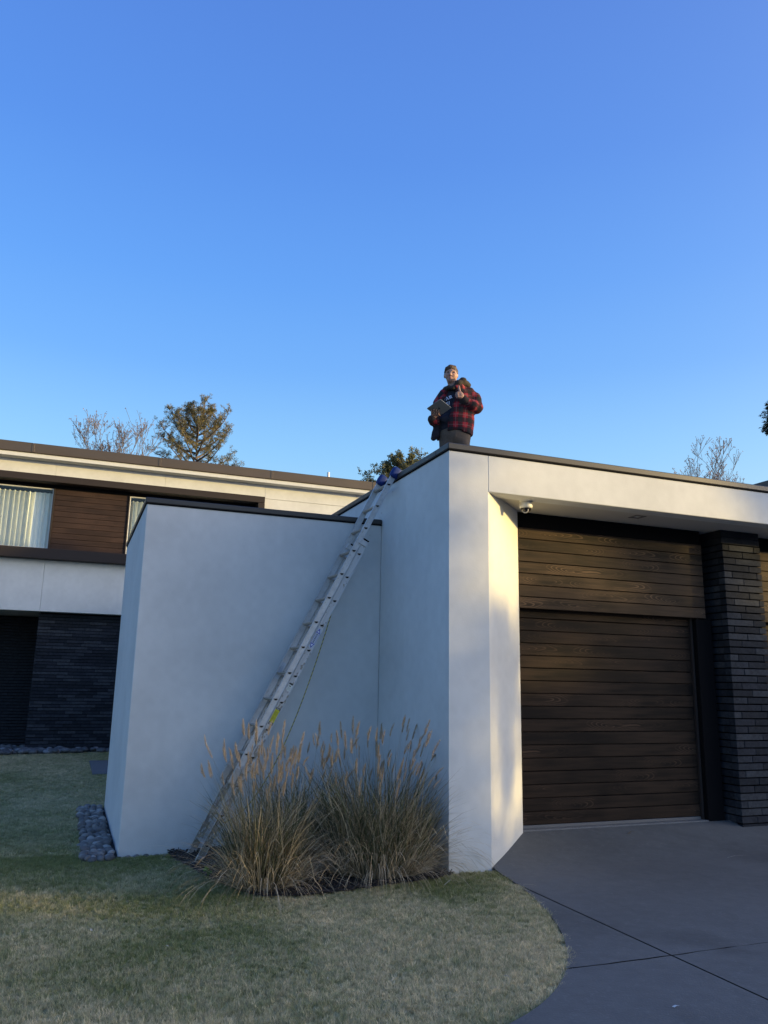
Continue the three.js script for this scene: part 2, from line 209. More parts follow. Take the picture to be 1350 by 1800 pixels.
{
  const g = new THREE.Group(); g.name = 'stone_bed'; info(g, 'strip of grey river stones beside the white wall', null, null, 'structure'); scene.add(g);
  part('stone_bed_base', polySheet([stoneBed], (x, z) => -0.055), M.joint, g);
  const r = rng(77); let n = 0;
  for (let z = -8.62; z > -12.03; z -= 0.070) for (let x = 0.325; x < 0.61; x += 0.074) {
    const s = part('stone', stoneGeos[n % 5], M.stones[Math.floor(r() * 4.4)], g); const k = 0.8 + r() * 0.55; s.scale.set(0.043 * k, 0.026 * (0.8 + 0.5 * r()), 0.035 * k); s.rotation.set((r() - 0.5) * 0.5, r() * 6.3, (r() - 0.5) * 0.5); s.position.set(x + (r() - 0.5) * 0.035, -0.045 + r() * 0.026, z + (r() - 0.5) * 0.035); n++;
  }
  for (const [x, z] of [[0.72, -8.70], [0.80, -8.73], [0.9, -8.72], [1.0, -8.70], [1.08, -8.66], [1.2, -8.6]]) { const s = part('stone', stoneGeos[n++ % 5], M.stones[Math.floor(r() * 3)], g); s.scale.set(0.036, 0.018, 0.024); s.rotation.y = r() * 6; s.position.set(x, -0.055, z - 0.03); }
  // the far bed is too distant to tell its stones apart
  const list = []; for (let i = 0; i < 4000 && list.length < 900; i++) { const x = mix(-6, 2.4, r()), z = mix(-23, -20, r()); if (inPoly(x, z, farBed)) list.push([x, z]); }
  const im = new THREE.InstancedMesh(stoneGeos[0], std({ roughness: 0.8 }), list.length), o = new THREE.Object3D();
  list.forEach(([x, z], i) => { const k = 0.7 + r() * 0.7; o.position.set(x, -0.03 + r() * 0.05, z); o.scale.set(0.085 * k, 0.05 * k, 0.075 * k); o.rotation.set(0, r() * 6, 0); o.updateMatrix(); im.setMatrixAt(i, o.matrix); const c = 0.07 + 0.2 * r() * r(); im.setColorAt(i, rgb(c, c * 1.02, c * 1.06)); });
  im.name = 'river_stones'; info(im, 'small pale river stones along the foot of the dark brick wall', 'river stones', null, 'stuff'); scene.add(im);
}
// paver let into the lawn
{ const t = thing('stepping_slab', 'grey square stepping slab set in the lawn by the white wall', 'paver', [0, -0.062, 0]); part('slab', cbox(0.585, -0.05, -18.5, 1.7, 0.035, -16.05, 0.01), std({ map: M.concrete.map, color: rgb(1.25, 1.25, 1.3), roughness: 0.8 }), t); }
// grass blades
{
  const r = rng(4), tuft = seed => { const q = rng(seed), pos = [], nor = []; for (let b = 0; b < 16; b++) { const a = q() * 6.283, d = q() * 0.022, h = 0.011 + q() * 0.017, l = (0.2 + q() * 1.1) * h, w = 0.0008 + q() * 0.0008, bx = Math.cos(q() * 6.3) * d, bz = Math.sin(q() * 6.3) * d, c = Math.cos(a), s = Math.sin(a); const P0 = [bx - s * w, 0, bz + c * w], P1 = [bx + s * w, 0, bz - c * w], m = [bx + c * l * 0.4, h * 0.62, bz + s * l * 0.4], P2 = [m[0] + s * w * 0.8, m[1], m[2] - c * w * 0.8], P3 = [m[0] - s * w * 0.8, m[1], m[2] + c * w * 0.8], T = [bx + c * l, h, bz + s * l]; pos.push(...P0, ...P1, ...P2, ...P0, ...P2, ...P3, ...P3, ...P2, ...T); } const g = new THREE.BufferGeometry(); g.setAttribute('position', new THREE.Float32BufferAttribute(pos, 3)); g.computeVertexNormals(); return g; };
  const spots = []; const eye = [0, 0];
  const onDrive = (x, z) => inPoly(x, z, driveOutline);
  const put = (x0, z0, x1, z1, per) => { const n = Math.round((x1 - x0) * (z1 - z0) * per); for (let i = 0; i < n; i++) { const x = mix(x0, x1, r()), z = mix(z0, z1, r()); if (x > 0.62 && z < -8.72 && z > -12.0) continue; if (x > 3.36 && z < -6.9) continue; if (x > 3.9 && z < -6.3) continue; const jx = 0.05 * (N0(x * 7 + 40, z * 7 + 60) - 0.45) + 0.03 * (r() - 0.5); if (onDrive(x - jx, z - jx) || inPoly(x, z, bed) || inPoly(x, z, stoneBed) || inPoly(x, z, farBed)) continue; if (x > 0.585 && x < 1.7 && z > -18.5 && z < -16.05) continue; const az = Math.atan2(x, -z) / R; if (az < -16 || az > 66) continue; spots.push([x, z]); } };
  put(-3, -6.2, 4.4, -3.0, 3000); put(-4, -9, 4.4, -6.2, 2300); put(-5, -13, 3.4, -9, 1100); put(-7, -23, 3.4, -13, 550);
  const parts = [[], [], []]; spots.forEach((s, i) => parts[i % 3].push(s)); const o = new THREE.Object3D();
  const lawnGroup = new THREE.Group(); lawnGroup.name = 'grass'; info(lawnGroup, 'short dormant grass blades covering the lawn, green and straw', 'grass', null, 'stuff'); scene.add(lawnGroup);
  parts.forEach((list, k) => {
    const im = new THREE.InstancedMesh(tuft(50 + k), M.leaf, list.length);
    list.forEach(([x, z], i) => {
      const w = (a, f, N) => N(((x + 40) * f) % 64, ((z + 60) * f) % 64);
      const big = 0.5 * w(0, 0.9, N0) + 0.3 * w(0, 2.7, N1) + 0.2 * w(0, 9.1, N0), near = smooth(-8.5, -5.5, z);
      const edge = smooth(0.55, 0.1, Math.abs(x - 3.2) + Math.abs(z + 6.3) * 0.5) + smooth(-7.7, -8.6, z) * 0.2;
      let straw = clamp(0.02 + 0.60 * near + 1.7 * (big - 0.5) - 0.5 * edge + (r() - 0.5) * 0.9); if (z < -9) straw = clamp(0.44 + 1.0 * (big - 0.5) + (r() - 0.5) * 0.7);
      const c = mix3([0.26, 0.285, 0.105], [0.82, 0.69, 0.43], straw), v = 0.68 + 0.6 * r();
      const far = -z > 9 ? 1.7 : 1; const s = (0.8 + 0.5 * r()) * (0.9 + 0.1 * far);
      o.position.set(x, lawnY(x, z) - 0.002, z); o.rotation.set(0, r() * 6.3, 0); o.scale.set(s * far, s * (0.85 + 0.3 * w(0, 1.7, N1)), s * far); o.updateMatrix(); im.setMatrixAt(i, o.matrix); im.setColorAt(i, rgb(c[0] * v, c[1] * v, c[2] * v));
    });
    im.name = numbered('grass_blades'); im.receiveShadow = true; im.userData.kind = 'stuff'; lawnGroup.add(im);
  });
  console.log('tufts', spots.length);
}

// ------------------------------------------------------------------ the garage building
const garage = thing('garage_building', 'low white stucco garage with dark wood door and flat roof', 'garage', [0, 0, 0]);
const ZF = -6.931, ZD = -7.676, XL = 3.38, SOF = 3.615, TOP = 4.014, XR = 14.2, ZB = -19.6;
{
  const st = (n, g) => part(n, g, M.stucco, garage);
  st('corner_pier', prism([[XL, ZF], [3.82, ZF], [4.608, ZD], [4.608, -8.05], [XL, -8.05]], -0.1, TOP)).userData.label = 'splayed white corner pier beside the door';
  st('side_wall', cbox(XL, -0.1, ZB, XL + 0.22, TOP, -8.052, 0.005));
  st('fascia', cbox(3.826, SOF, ZF - 0.2, XR, TOP, ZF, 0.006));
  st('back_wall', cbox(XL + 0.222, -0.1, ZB, XR, TOP, ZB + 0.2, 0.005));
  st('end_wall', cbox(XR - 0.2, -0.1, ZB + 0.202, XR, TOP - 0.002, ZF - 0.202, 0.005));
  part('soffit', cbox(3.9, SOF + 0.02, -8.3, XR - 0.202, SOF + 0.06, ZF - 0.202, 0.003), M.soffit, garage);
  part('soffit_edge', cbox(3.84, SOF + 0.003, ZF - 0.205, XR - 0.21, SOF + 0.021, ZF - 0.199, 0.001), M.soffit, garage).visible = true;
  part('roof_deck', cbox(XL + 0.225, 3.84, ZB + 0.205, XR - 0.205, 3.95, ZF - 0.205, 0.004), M.roof, garage);
  part('coping', merge([cbox(XL - 0.018, TOP + 0.001, ZF - 0.28, XR + 0.02, 4.081, ZF + 0.016, 0.008), cbox(XL - 0.018, TOP + 0.001, ZB - 0.01, XL + 0.28, 4.081, ZF - 0.282, 0.008), cbox(XR - 0.28, TOP + 0.001, ZB - 0.01, XR + 0.02, 4.081, ZF - 0.282, 0.008), cbox(XL + 0.282, TOP + 0.001, ZB - 0.01, XR - 0.282, 4.081, ZB + 0.28, 0.008)]), M.coping, garage);
  part('drip_edge', merge([cbox(XL - 0.006, TOP - 0.016, ZF + 0.001, XR, TOP, ZF + 0.008, 0.002), cbox(XL - 0.008, TOP - 0.016, ZB, XL - 0.001, TOP, ZF + 0.008, 0.002)]), M.black, garage);
  // garage wall behind: dark head, jambs, transom of seven boards, door of seventeen boards, twice
  part('floor_slab', cbox(XL + 0.3, -0.1, ZB + 0.3, XR - 0.3, 0.15, ZD - 0.14, 0.01), M.threshold, garage);
  part('threshold', cbox(4.61, 0.05, ZD - 0.16, 7.26, 0.187, ZD - 0.03, 0.008), M.threshold, garage);
  const bay = (x0, x1, nm, seed) => {
    part('door_head', cbox(x0, 3.458, ZD - 0.22, x1, 3.63, ZD - 0.02, 0.004), M.black, garage);
    const up = new THREE.Group(); up.name = numbered('transom_panel'); garage.add(up); up.userData.label = nm + ' wood panel above the garage door';
    const r = rng(seed), h = (3.456 - 2.53) / 7;
    part('panel_backing', cbox(x0, 2.55, ZD - 0.09, x1, 3.45, ZD - 0.045, 0.002), M.black, up);
    for (let k = 0; k < 7; k++) part('plank', cbox(x0 + 0.004, 2.53 + k * h + 0.0035, ZD - 0.04, x1 - 0.004, 2.53 + (k + 1) * h - 0.0035, ZD - 0.002 * r(), 0.004, r() * 9, 0.135 * (Math.floor(r() * 8)) - (2.53 + k * h)), M.wood, up);
    const door = new THREE.Group(); door.name = numbered('garage_door'); garage.add(door); door.userData.label = nm + ' horizontal dark board garage door';
    const y0 = 0.205, y1 = 2.56, n = 17, q = (y1 - y0) / n; const X1 = x1 - 0.17;
    part('door_backing', cbox(x0, y0, ZD - 0.21, X1, y1, ZD - 0.165, 0.002), M.black, door);
    for (let k = 0; k < n; k++) part('plank', cbox(x0 + 0.006, y0 + 0.012 + k * q + (k % 4 === 0 ? 0.005 : 0.003), ZD - 0.16, X1, y0 + 0.012 + (k + 1) * q - 0.003, ZD - 0.125 + 0.0025 * r(), 0.004, r() * 9, 0.135 * (Math.floor(r() * 8)) - (y0 + 0.012 + k * q)), M.doorWood, door);
    part('bottom_seal', cbox(x0 + 0.004, y0 - 0.02, ZD - 0.155, X1, y0 + 0.012, ZD - 0.118, 0.004), std({ color: rgb(0.13, 0.13, 0.13), roughness: 0.5 }), door);
    part('door_jamb', cbox(X1 + 0.002, 0.16, ZD - 0.2, X1 + 0.03, 2.56, ZD - 0.09, 0.004), M.frameDark, garage);
    part('door_jamb', cbox(X1 + 0.032, 0.15, ZD - 0.24, x1 + 0.1, 2.527, ZD - 0.03, 0.004), M.black, garage);
  };
  bay(4.61, 7.262, 'left bay', 5); bay(8.04, 10.8, 'right bay', 9);
  part('closing_wall', cbox(10.802, 0, ZD - 0.2, XR - 0.205, SOF + 0.02, ZD - 0.02, 0.005), M.stucco, garage);
}
// brick pier between the bays: every brick its own piece
function brickCourse(L, k, r) { const o = []; let x = 0; const first = [0.40, 0.21, 0.30, 0.12][k % 4] + (r() - 0.5) * 0.05; let w = first; while (x < L - 1e-6) { let e = Math.min(L, x + w); if (L - e < 0.06) e = L; o.push([x, e]); x = e; w = 0.40; } return o; }
{
  const p = new THREE.Group(); p.name = 'brick_pier'; garage.add(p); p.userData.label = 'black brick pier between the two garage doors';
  const x0 = 7.425, x1 = 8.035, z0 = -8.0, z1 = -7.495, y0 = 0.085, y1 = SOF + 0.018, n = 42, h = (y1 - y0) / n, r = rng(88);
  part('mortar_core', cbox(x0 + 0.03, 0.02, z0, x1 - 0.03, y1 - 0.002, z1 - 0.035, 0.003), M.mortar, p);
  for (let k = 0; k < n; k++) {
    const y = y0 + k * h, m = () => M.bricks[Math.floor(Math.pow(r(), 1.3) * 5)];
    if (k >= n - 2) { part('brick', cbox(x0 - 0.004, y, z0, x1 + 0.004, y + h - (k === n - 1 ? 0 : 0.004), z1 - 0.01, 0.003), M.bricks[0], p); continue; }
    for (const [a, b] of brickCourse(x1 - x0, k, r)) { const d = r() * 0.006; part('brick', cbox(x0 + a + (a ? 0.003 : 0) + 0.0005, y, z1 - 0.10, x0 + b - (b < x1 - x0 ? 0.002 : 0), y + h - 0.013 - r() * 0.002, z1 - d, 0.003, r() * 5, r() * 5), m(), p); }
    const len = z1 - z0 - 0.102; for (const [a, b] of brickCourse(len, k + 1, r)) part('brick', cbox(x0 + r() * 0.006, y, z0 + a + 0.002, x0 + 0.09, y + h - 0.013 - r() * 0.002, z0 + b - 0.002, 0.003, r() * 5, r() * 5), m(), p);
    part('brick', cbox(x1 - 0.08, y, z0 + 0.004, x1 - r() * 0.005, y + h - 0.013, z1 - 0.102, 0.003, r() * 5, r() * 5), m(), p);
  }
  part('mortar_drops', merge([cbox(x0 + 0.01, 0.07, z1 - 0.02, x0 + 0.24, 0.1, z1 + 0.012, 0.006), cbox(x0 + 0.27, 0.07, z1 - 0.02, x1, 0.095, z1 + 0.01, 0.006)]), M.threshold, p);
}
// soffit fittings
{
  const c = thing('security_camera', 'white dome security camera hanging under the garage soffit', 'camera', [4.40, SOF + 0.02, -7.15]);
  part('mount', new THREE.LatheGeometry([[0, 0], [0.062, 0], [0.066, -0.008], [0.066, -0.02], [0.06, -0.026], [0, -0.026]].map(p => new THREE.Vector2(...p)), 28), M.white, c);
  const h = part('housing', new THREE.LatheGeometry([[0.03, -0.02], [0.058, -0.03], [0.068, -0.05], [0.071, -0.075], [0.068, -0.09], [0.058, -0.095], [0.03, -0.094]].map(p => new THREE.Vector2(...p)), 28), M.white, c);
  const d = part('dome', new THREE.SphereGeometry(0.056, 24, 12, 0, 6.3, Math.PI / 2, Math.PI / 2), std({ color: rgb(0.015, 0.013, 0.015), roughness: 0.12 }), c); d.position.y = -0.09;
  const e = part('lens_ring', new THREE.TorusGeometry(0.03, 0.007, 8, 20), std({ color: rgb(0.5, 0.48, 0.46), roughness: 0.3 }), c); e.position.set(-0.022, -0.118, 0.022); e.rotation.set(0.6, -0.7, 0);
  const l = thing('soffit_light', 'small square recessed light in the garage soffit, unlit', 'light', [6.01, SOF + 0.02, -7.33]);
  part('trim', merge([cbox(-0.075, -0.006, -0.075, 0.075, 0.001, -0.042, 0.002), cbox(-0.075, -0.006, 0.042, 0.075, 0.001, 0.075, 0.002), cbox(-0.075, -0.006, -0.0415, -0.042, 0.001, 0.0415, 0.002), cbox(0.042, -0.006, -0.0415, 0.075, 0.001, 0.0415, 0.002)]), std({ color: rgb(0.16, 0.15, 0.14), roughness: 0.6 }), l);
  part('reflector', new THREE.CylinderGeometry(0.036, 0.02, 0.003, 20).translate(0, -0.003, 0), std({ color: rgb(0.7, 0.7, 0.68), roughness: 0.25 }), l);
}

// ------------------------------------------------------------------ the lower white volume in front of the house
{
  const v = thing('white_entry_block', 'plain white stucco block left of the ladder with dark edge trim', 'building');
  const x0 = 0.627, x1 = XL - 0.002, z0 = -11.97, z1 = -8.79, t = 3.562;
  part('front_wall', cbox(x0, -0.15, z1 - 0.2, x1, t, z1, 0.007), M.stucco, v);
  part('side_wall', cbox(x0, -0.15, z0, x0 + 0.2, t, z1 - 0.2, 0.006), M.stucco, v);
  part('back_wall', cbox(x0 + 0.202, -0.15, z0, x1, t, z0 + 0.2, 0.006), M.stucco, v);
  part('roof_deck', cbox(x0 + 0.202, 3.36, z0 + 0.202, x1, 3.46, z1 - 0.202, 0.004), M.roof, v);
  part('coping', merge([cbox(x0 - 0.016, t + 0.001, z1 - 0.26, x1, t + 0.062, z1 + 0.018, 0.008), cbox(x0 - 0.016, t + 0.001, z0 - 0.012, x0 + 0.25, t + 0.062, z1 - 0.262, 0.008), cbox(x0 + 0.252, t + 0.001, z0 - 0.012, x1, t + 0.062, z0 + 0.24, 0.008)]), M.coping, v);
  part('drip_edge', merge([cbox(x0 - 0.008, t - 0.014, z1 + 0.001, x1, t, z1 + 0.01, 0.002), cbox(x0 - 0.009, t - 0.014, z0, x0 - 0.001, t, z1 + 0.01, 0.002)]), M.black, v);
}

// ------------------------------------------------------------------ two-storey house behind
{
  const h = thing('two_storey_house', 'two-storey modern house with white bands, window strip and dark brick base', 'house');
  const ZU = -20.8, x0 = -14, x1 = 13;
  part('upper_wall', merge([cbox(x0, 6.558, ZU - 0.3, x1, 6.931, ZU, 0.005), cbox(4.516, 3.228, ZU - 0.3, x1, 6.557, ZU, 0.005)]), M.stucco, h);
  // white panels of the band under the windows, with thin joints
  for (const [a, b] of [[x0, -6.2], [-6.196, -0.785], [-0.781, 4.514]]) part('wall_panel', cbox(a, 3.228, ZU - 0.3, b, 4.471, ZU, 0.004), M.stucco, h);
  for (const [a, b] of [[x0, -3.45], [-3.444, -0.767], [-0.761, 1.887], [1.893, 4.55], [4.556, 7.2], [7.206, x1]]) part('band_panel', cbox(a, 6.56, ZU, b, 6.929, ZU + 0.014, 0.002), M.stucco, h);
  part('eave_band', cbox(x0, 6.932, ZU - 1, x1 + 0.3, 7.035, ZU + 0.3, 0.006), M.stucco, h);
  for (const [a, b] of [[x0, -1.322], [-1.316, 1.688], [1.694, 4.64], [4.646, 7.59], [7.596, 10.5], [10.506, x1 + 0.33]]) part('coping', cbox(a, 7.036, ZU - 0.6, b, 7.287, ZU + 0.34, 0.012), M.bronze, h);
  part('coping_seams', merge([-1.319, 1.691, 4.643, 7.593, 10.503].map(x => cbox(x - 0.03, 7.05, ZU + 0.338, x + 0.03, 7.277, ZU + 0.348, 0.003))), M.bronze, h);
  part('roof_deck', cbox(x0, 6.95, -34, x1, 7.15, ZU - 1.01, 0.01), M.roof, h);
  part('window_surround', merge([cbox(x0, 6.385, ZU - 0.5, 4.515, 6.557, ZU + 0.22, 0.008), cbox(x0, 4.472, ZU - 0.5, 4.515, 4.726, ZU + 0.24, 0.008), cbox(4.335, 4.728, ZU - 0.5, 4.515, 6.383, ZU + 0.22, 0.008)]), M.frameDark, h);
  part('recess_lining', merge([cbox(x0, 6.285, ZU - 0.49, 4.333, 6.384, ZU - 0.12, 0.004), cbox(x0, 4.728, ZU - 0.75, 4.333, 6.6, ZU - 0.501, 0.004)]), M.black, h);
  const clad = new THREE.Group(); clad.name = 'wood_cladding'; h.add(clad); clad.userData.label = 'reddish dark wood cladding between the windows';
  const r = rng(66), n = 11, q = (6.283 - 4.764) / n;
  for (let k = 0; k < n; k++) part('plank', cbox(-0.72, 4.764 + k * q + 0.003, ZU - 0.30, 1.03, 4.764 + (k + 1) * q - 0.003, ZU - 0.10 - r() * 0.003, 0.004, r() * 5, 0.14 * Math.floor(r() * 8) - (4.764 + k * q)), M.redWood, clad);
  part('cladding_trim', merge([cbox(-0.765, 4.764, ZU - 0.3, -0.724, 6.283, ZU - 0.075, 0.003), cbox(1.034, 4.764, ZU - 0.3, 1.062, 6.283, ZU - 0.075, 0.003)]), M.frameDark, clad);
  const glass = new THREE.MeshPhysicalMaterial({ color: rgb(0.92, 0.97, 0.97), transmission: 1, thickness: 0, roughness: 0.01, ior: 1.52, specularIntensity: 1 });
  const cur = std({ color: rgb(0.78, 0.78, 0.72), roughness: 0.9, side: THREE.DoubleSide });
  const win = (a, b, pleatFrom, pleatTo, seed) => {
    const w = new THREE.Group(); w.name = numbered('window'); h.add(w);
    part('frame', merge([cbox(a, 4.764, ZU - 0.2, a + 0.02, 6.283, ZU - 0.11, 0.003), cbox(b - 0.02, 4.764, ZU - 0.2, b, 6.283, ZU - 0.11, 0.003), cbox(a + 0.021, 4.764, ZU - 0.2, b - 0.021, 4.782, ZU - 0.11, 0.003), cbox(a + 0.021, 6.265, ZU - 0.2, b - 0.021, 6.283, ZU - 0.11, 0.003)]), M.white, w);
    const g = new THREE.PlaneGeometry(b - a - 0.042, 1.481); g.translate((a + b) / 2, 5.5235, ZU - 0.15); part('pane', g, glass, w);
    const q = rng(seed), nx = Math.round((b - a) / 0.012), ny = 10, pos = [], idx = [];
    for (let j = 0; j <= ny; j++) for (let i = 0; i <= nx; i++) { const x = mix(a + 0.02, b - 0.02, i / nx), y = mix(4.79, 6.2, j / ny); const pl = x > pleatFrom && x < pleatTo ? 1 : 0.25; const ph = x / 0.112 * 6.283 + 0.5 * Math.sin(x * 3.1 + seed) + 0.5 * (1 - j / ny) * Math.sin(x * 5 + seed); pos.push(x + 0.018 * pl * Math.sin(ph * 1 + 1), y, ZU - 0.29 + 0.075 * pl * Math.sin(ph) + 0.008 * Math.sin(x * 37)); }
    for (let j = 0; j < ny; j++) for (let i = 0; i < nx; i++) { const k = j * (nx + 1) + i; idx.push(k, k + 1, k + nx + 2, k, k + nx + 2, k + nx + 1); }
    const c = new THREE.BufferGeometry(); c.setAttribute('position', new THREE.Float32BufferAttribute(pos, 3)); c.setIndex(idx); c.computeVertexNormals(); part('curtain', c, cur, w);
  };
  win(-4.6, -0.766, -9, -1.22, 1); win(1.064, 4.33, 0, 9, 2);
  part('vent_pipe', new THREE.CylinderGeometry(0.045, 0.045, 1.2, 12).translate(7.317, 7.80, -24), M.white, h);
  // brick base: the front pier brick by brick, the deep recess beside it joined
  const bw = new THREE.Group(); bw.name = 'brick_wall'; h.add(bw); bw.userData.label = 'long black brick wall under the white upper floor';
  const zb = -21.05, by0 = -0.1, nb = 43, bh = (3.20 - by0) / nb, xa = -0.80, xb = 2.5;
  part('mortar_core', cbox(xa + 0.03, -0.2, -22.7, 13, 3.225, zb - 0.04, 0.003), M.mortar, bw);
  let cnt = 0; const rest = [];
  for (let k = 0; k < nb; k++) for (const [a, b] of brickCourse(xb - xa, k, r)) { const g = cbox(xa + a + 0.003, by0 + k * bh, zb - 0.08, xa + b - 0.002, by0 + (k + 1) * bh - 0.013, zb - r() * 0.008, 0.003, r() * 5, r() * 5); if (xa + a < 1.5 && cnt < 298) { part('brick', g, M.bricks[Math.floor(r() * 5)], bw); cnt++; } else rest.push(g); }
  for (let k = 0; k < nb; k++) { rest.push(cbox(xa, by0 + k * bh, zb - 1.7, xa + 0.06, by0 + (k + 1) * bh - 0.013, zb - 0.082, 0.003)); for (const [a, b] of brickCourse(8, k, r)) rest.push(cbox(-8.8 + a + 0.003, by0 + k * bh, zb - 1.85, -8.8 + b - 0.002, by0 + (k + 1) * bh - 0.013, zb - 1.7 - r() * 0.008, 0.003, r() * 5, r() * 5)); }
  const rb = part('recessed_bricks', merge(rest), M.bricks[1], bw); rb.userData.kind = 'stuff';
  part('recess_back', cbox(x0, -0.2, zb - 2.1, xa + 0.01, 3.22, zb - 1.86, 0.003), M.mortar, bw);
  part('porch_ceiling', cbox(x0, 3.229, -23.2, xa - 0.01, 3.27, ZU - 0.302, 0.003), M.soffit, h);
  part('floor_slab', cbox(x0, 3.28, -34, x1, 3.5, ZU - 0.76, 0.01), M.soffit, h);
  part('rear_walls', merge([cbox(x0, -0.1, -34.3, x1, 7.0, -34.01, 0.01), cbox(x0 - 0.25, -0.1, -34, x0 - 0.01, 7.0, ZU - 0.31, 0.01), cbox(x1 + 0.01, -0.1, -34, x1 + 0.25, 7.0, ZU - 0.31, 0.01)]), M.stucco, h);
}
// far wing whose roof edge just shows over the garage at the right
{
  const w = thing('far_house_wing', 'distant white house wing with dark eave above garage roof, far right', 'house', [0, 0, 0]);
  part('wall', cbox(15.35, -0.1, -17.4, 24, 6.12, -9.8, 0.01), M.stucco, w);
  part('roof', cbox(14.62, 6.20, -17.8, 24.6, 6.43, -9.3, 0.012), M.coping, w);
  part('eave_lining', cbox(14.7, 6.122, -17.7, 24.5, 6.198, -9.4, 0.004), M.black, w);
}
// ------------------------------------------------------------------ the ladder
{
  const up = V(0.451, 0.892, -0.016).normalize(), wx = V(-0.036, 0, -0.999).normalize(), nz = V().crossVectors(wx, up).normalize();
  wx.crossVectors(up, nz).normalize();
  const L = 4.47, foot = V(3.269, 3.947, -8.303).addScaledVector(up, -L);
  const lad = thing('extension_ladder', 'scuffed aluminium extension ladder with blue top mitts leaning on the garage', 'ladder', foot.toArray());
  lad.quaternion.setFromRotationMatrix(new THREE.Matrix4().makeBasis(wx, up, nz));
  const W = 0.405, rail = (x, s0, s1, zc, d) => merge([cbox(x - 0.002, s0, zc - d / 2, x + 0.002, s1, zc + d / 2, 0.001, zc * 3), cbox(x - 0.011, s0, zc - d / 2 - 0.003, x + 0.011, s1, zc - d / 2 + 0.0012, 0.001), cbox(x - 0.011, s0, zc + d / 2 - 0.0012, x + 0.011, s1, zc + d / 2 + 0.003, 0.001)]);
  const ZFL = 0, ZBA = 0.072;
  for (const x of [0, W]) { part('fly_rail', rail(x, 0.86, 4.60, ZFL, 0.060), M.alu, lad); part('base_rail', rail(x, -0.05, 3.73, ZBA, 0.064), M.aluGrimy, lad); }
  const D = (r, hole) => { const s = new THREE.Shape(); s.moveTo(-r, 0.35 * r); s.lineTo(r, 0.35 * r); s.absarc(0, 0.35 * r, r, 0, -Math.PI, true); if (hole) { const q = r * 0.8, h = new THREE.Path(); h.moveTo(-q, 0.35 * r - 0.15 * r); h.absarc(0, 0.2 * r, q, Math.PI, 2 * Math.PI, false); h.lineTo(-q, 0.2 * r); s.holes.push(h); } return s; };
  const rungG = new THREE.ExtrudeGeometry(D(0.0235, true), { depth: W + 0.012, bevelEnabled: false, curveSegments: 8 }), hollowDarkG = new THREE.ExtrudeGeometry(D(0.0188, false), { depth: W + 0.009, bevelEnabled: false, curveSegments: 8 });
  // turn the D so that its flat tread is level: extrusion axis z -> ladder x, shape up -> world up
  const wu = V(0, 1, 0), uy = wu.dot(up), uz = wu.dot(nz), ln = Math.hypot(uy, uz);
  const ey = V(0, uy / ln, uz / ln), ez = V(1, 0, 0), ex = V().crossVectors(ey, ez); const B = new THREE.Matrix4().makeBasis(ex, ey, ez);
  rungG.translate(0, 0, -0.006); hollowDarkG.translate(0, 0, -0.0045); rungG.applyMatrix4(B); hollowDarkG.applyMatrix4(B);
  const put = (i, zc) => { const r = part('rung', rungG, M.aluDull, lad); r.position.set(0, L - 0.3048 * i, zc); const c = part('rung_hollow_dark', hollowDarkG, M.black, r); };  // black plug painted in for the darkness inside each hollow rung
  for (let i = 0; i <= 11; i++) put(i, ZFL);
  for (let i = 3; i <= 14; i++) put(i, ZBA);
  // padded mitts over the rail ends
  for (const x of [0, W]) { const g = new THREE.SphereGeometry(1, 20, 14), p = g.attributes.position; for (let i = 0; i < p.count; i++) { let a = p.getX(i), b = p.getY(i), c = p.getZ(i); const sq = 1 / Math.pow(Math.pow(Math.abs(a), 4) + Math.pow(Math.abs(b), 4) + Math.pow(Math.abs(c), 4), 1 / 4); p.setXYZ(i, a * sq * 0.044, b * sq * 0.066 + (b > 0.55 ? 0.006 : 0), c * sq * 0.056); } g.computeVertexNormals(); const m = part('rail_mitt', g, M.blueRubber, lad); m.position.set(x, 4.635, 0.008); m.rotation.z = 0.05; }
  // fly locks, guide brackets and feet
  for (const x of [0, W]) {
    part('fly_lock', merge([cbox(x - 0.016, 0.80, -0.035, x + 0.016, 0.96, 0.03, 0.005), cbox(x - 0.02, 0.93, 0.02, x + 0.02, 1.0, 0.075, 0.005)]), M.aluDull, lad);
    part('guide_bracket', cbox(x - 0.014, 3.66, 0.0, x + 0.014, 3.725, 0.11, 0.004), M.alu, lad);
    part('shoe', merge([cbox(x - 0.018, -0.06, 0.035, x + 0.018, 0.10, 0.11, 0.006), cbox(x - 0.026, -0.075, 0.01, x + 0.026, -0.051, 0.125, 0.006)]), M.aluDull, lad);
    part('end_cap', cbox(x - 0.013, 3.731, 0.037, x + 0.013, 3.745, 0.107, 0.003), M.black, lad);
  }
  const bolts = []; for (let i = 0; i < 12; i++) for (const z of [-0.012, 0.082]) bolts.push(new THREE.CylinderGeometry(0.005, 0.005, 0.004, 8).rotateZ(Math.PI / 2).translate(-0.0035, 1.05 + i * 0.3048 + (z > 0 ? 0.02 : 0), z)); part('rivets', merge(bolts), M.aluDull, lad);
  // stickers on the near base rail
  const label = (name, w, h, s, draw, zc = ZBA, x = -0.0034, lab) => { const c = document.createElement('canvas'); c.width = 512; c.height = Math.round(512 * w / h); const q = c.getContext('2d'); draw(q, c.width, c.height); const t = new THREE.CanvasTexture(c); t.colorSpace = THREE.SRGBColorSpace; const g = new THREE.PlaneGeometry(h, w); g.rotateZ(Math.PI / 2); g.rotateY(-Math.PI / 2); const m = part(name, g, std({ map: t, roughness: 0.5 }), lad); m.position.set(x, s, zc); if (lab) m.userData.label = lab; return m; };
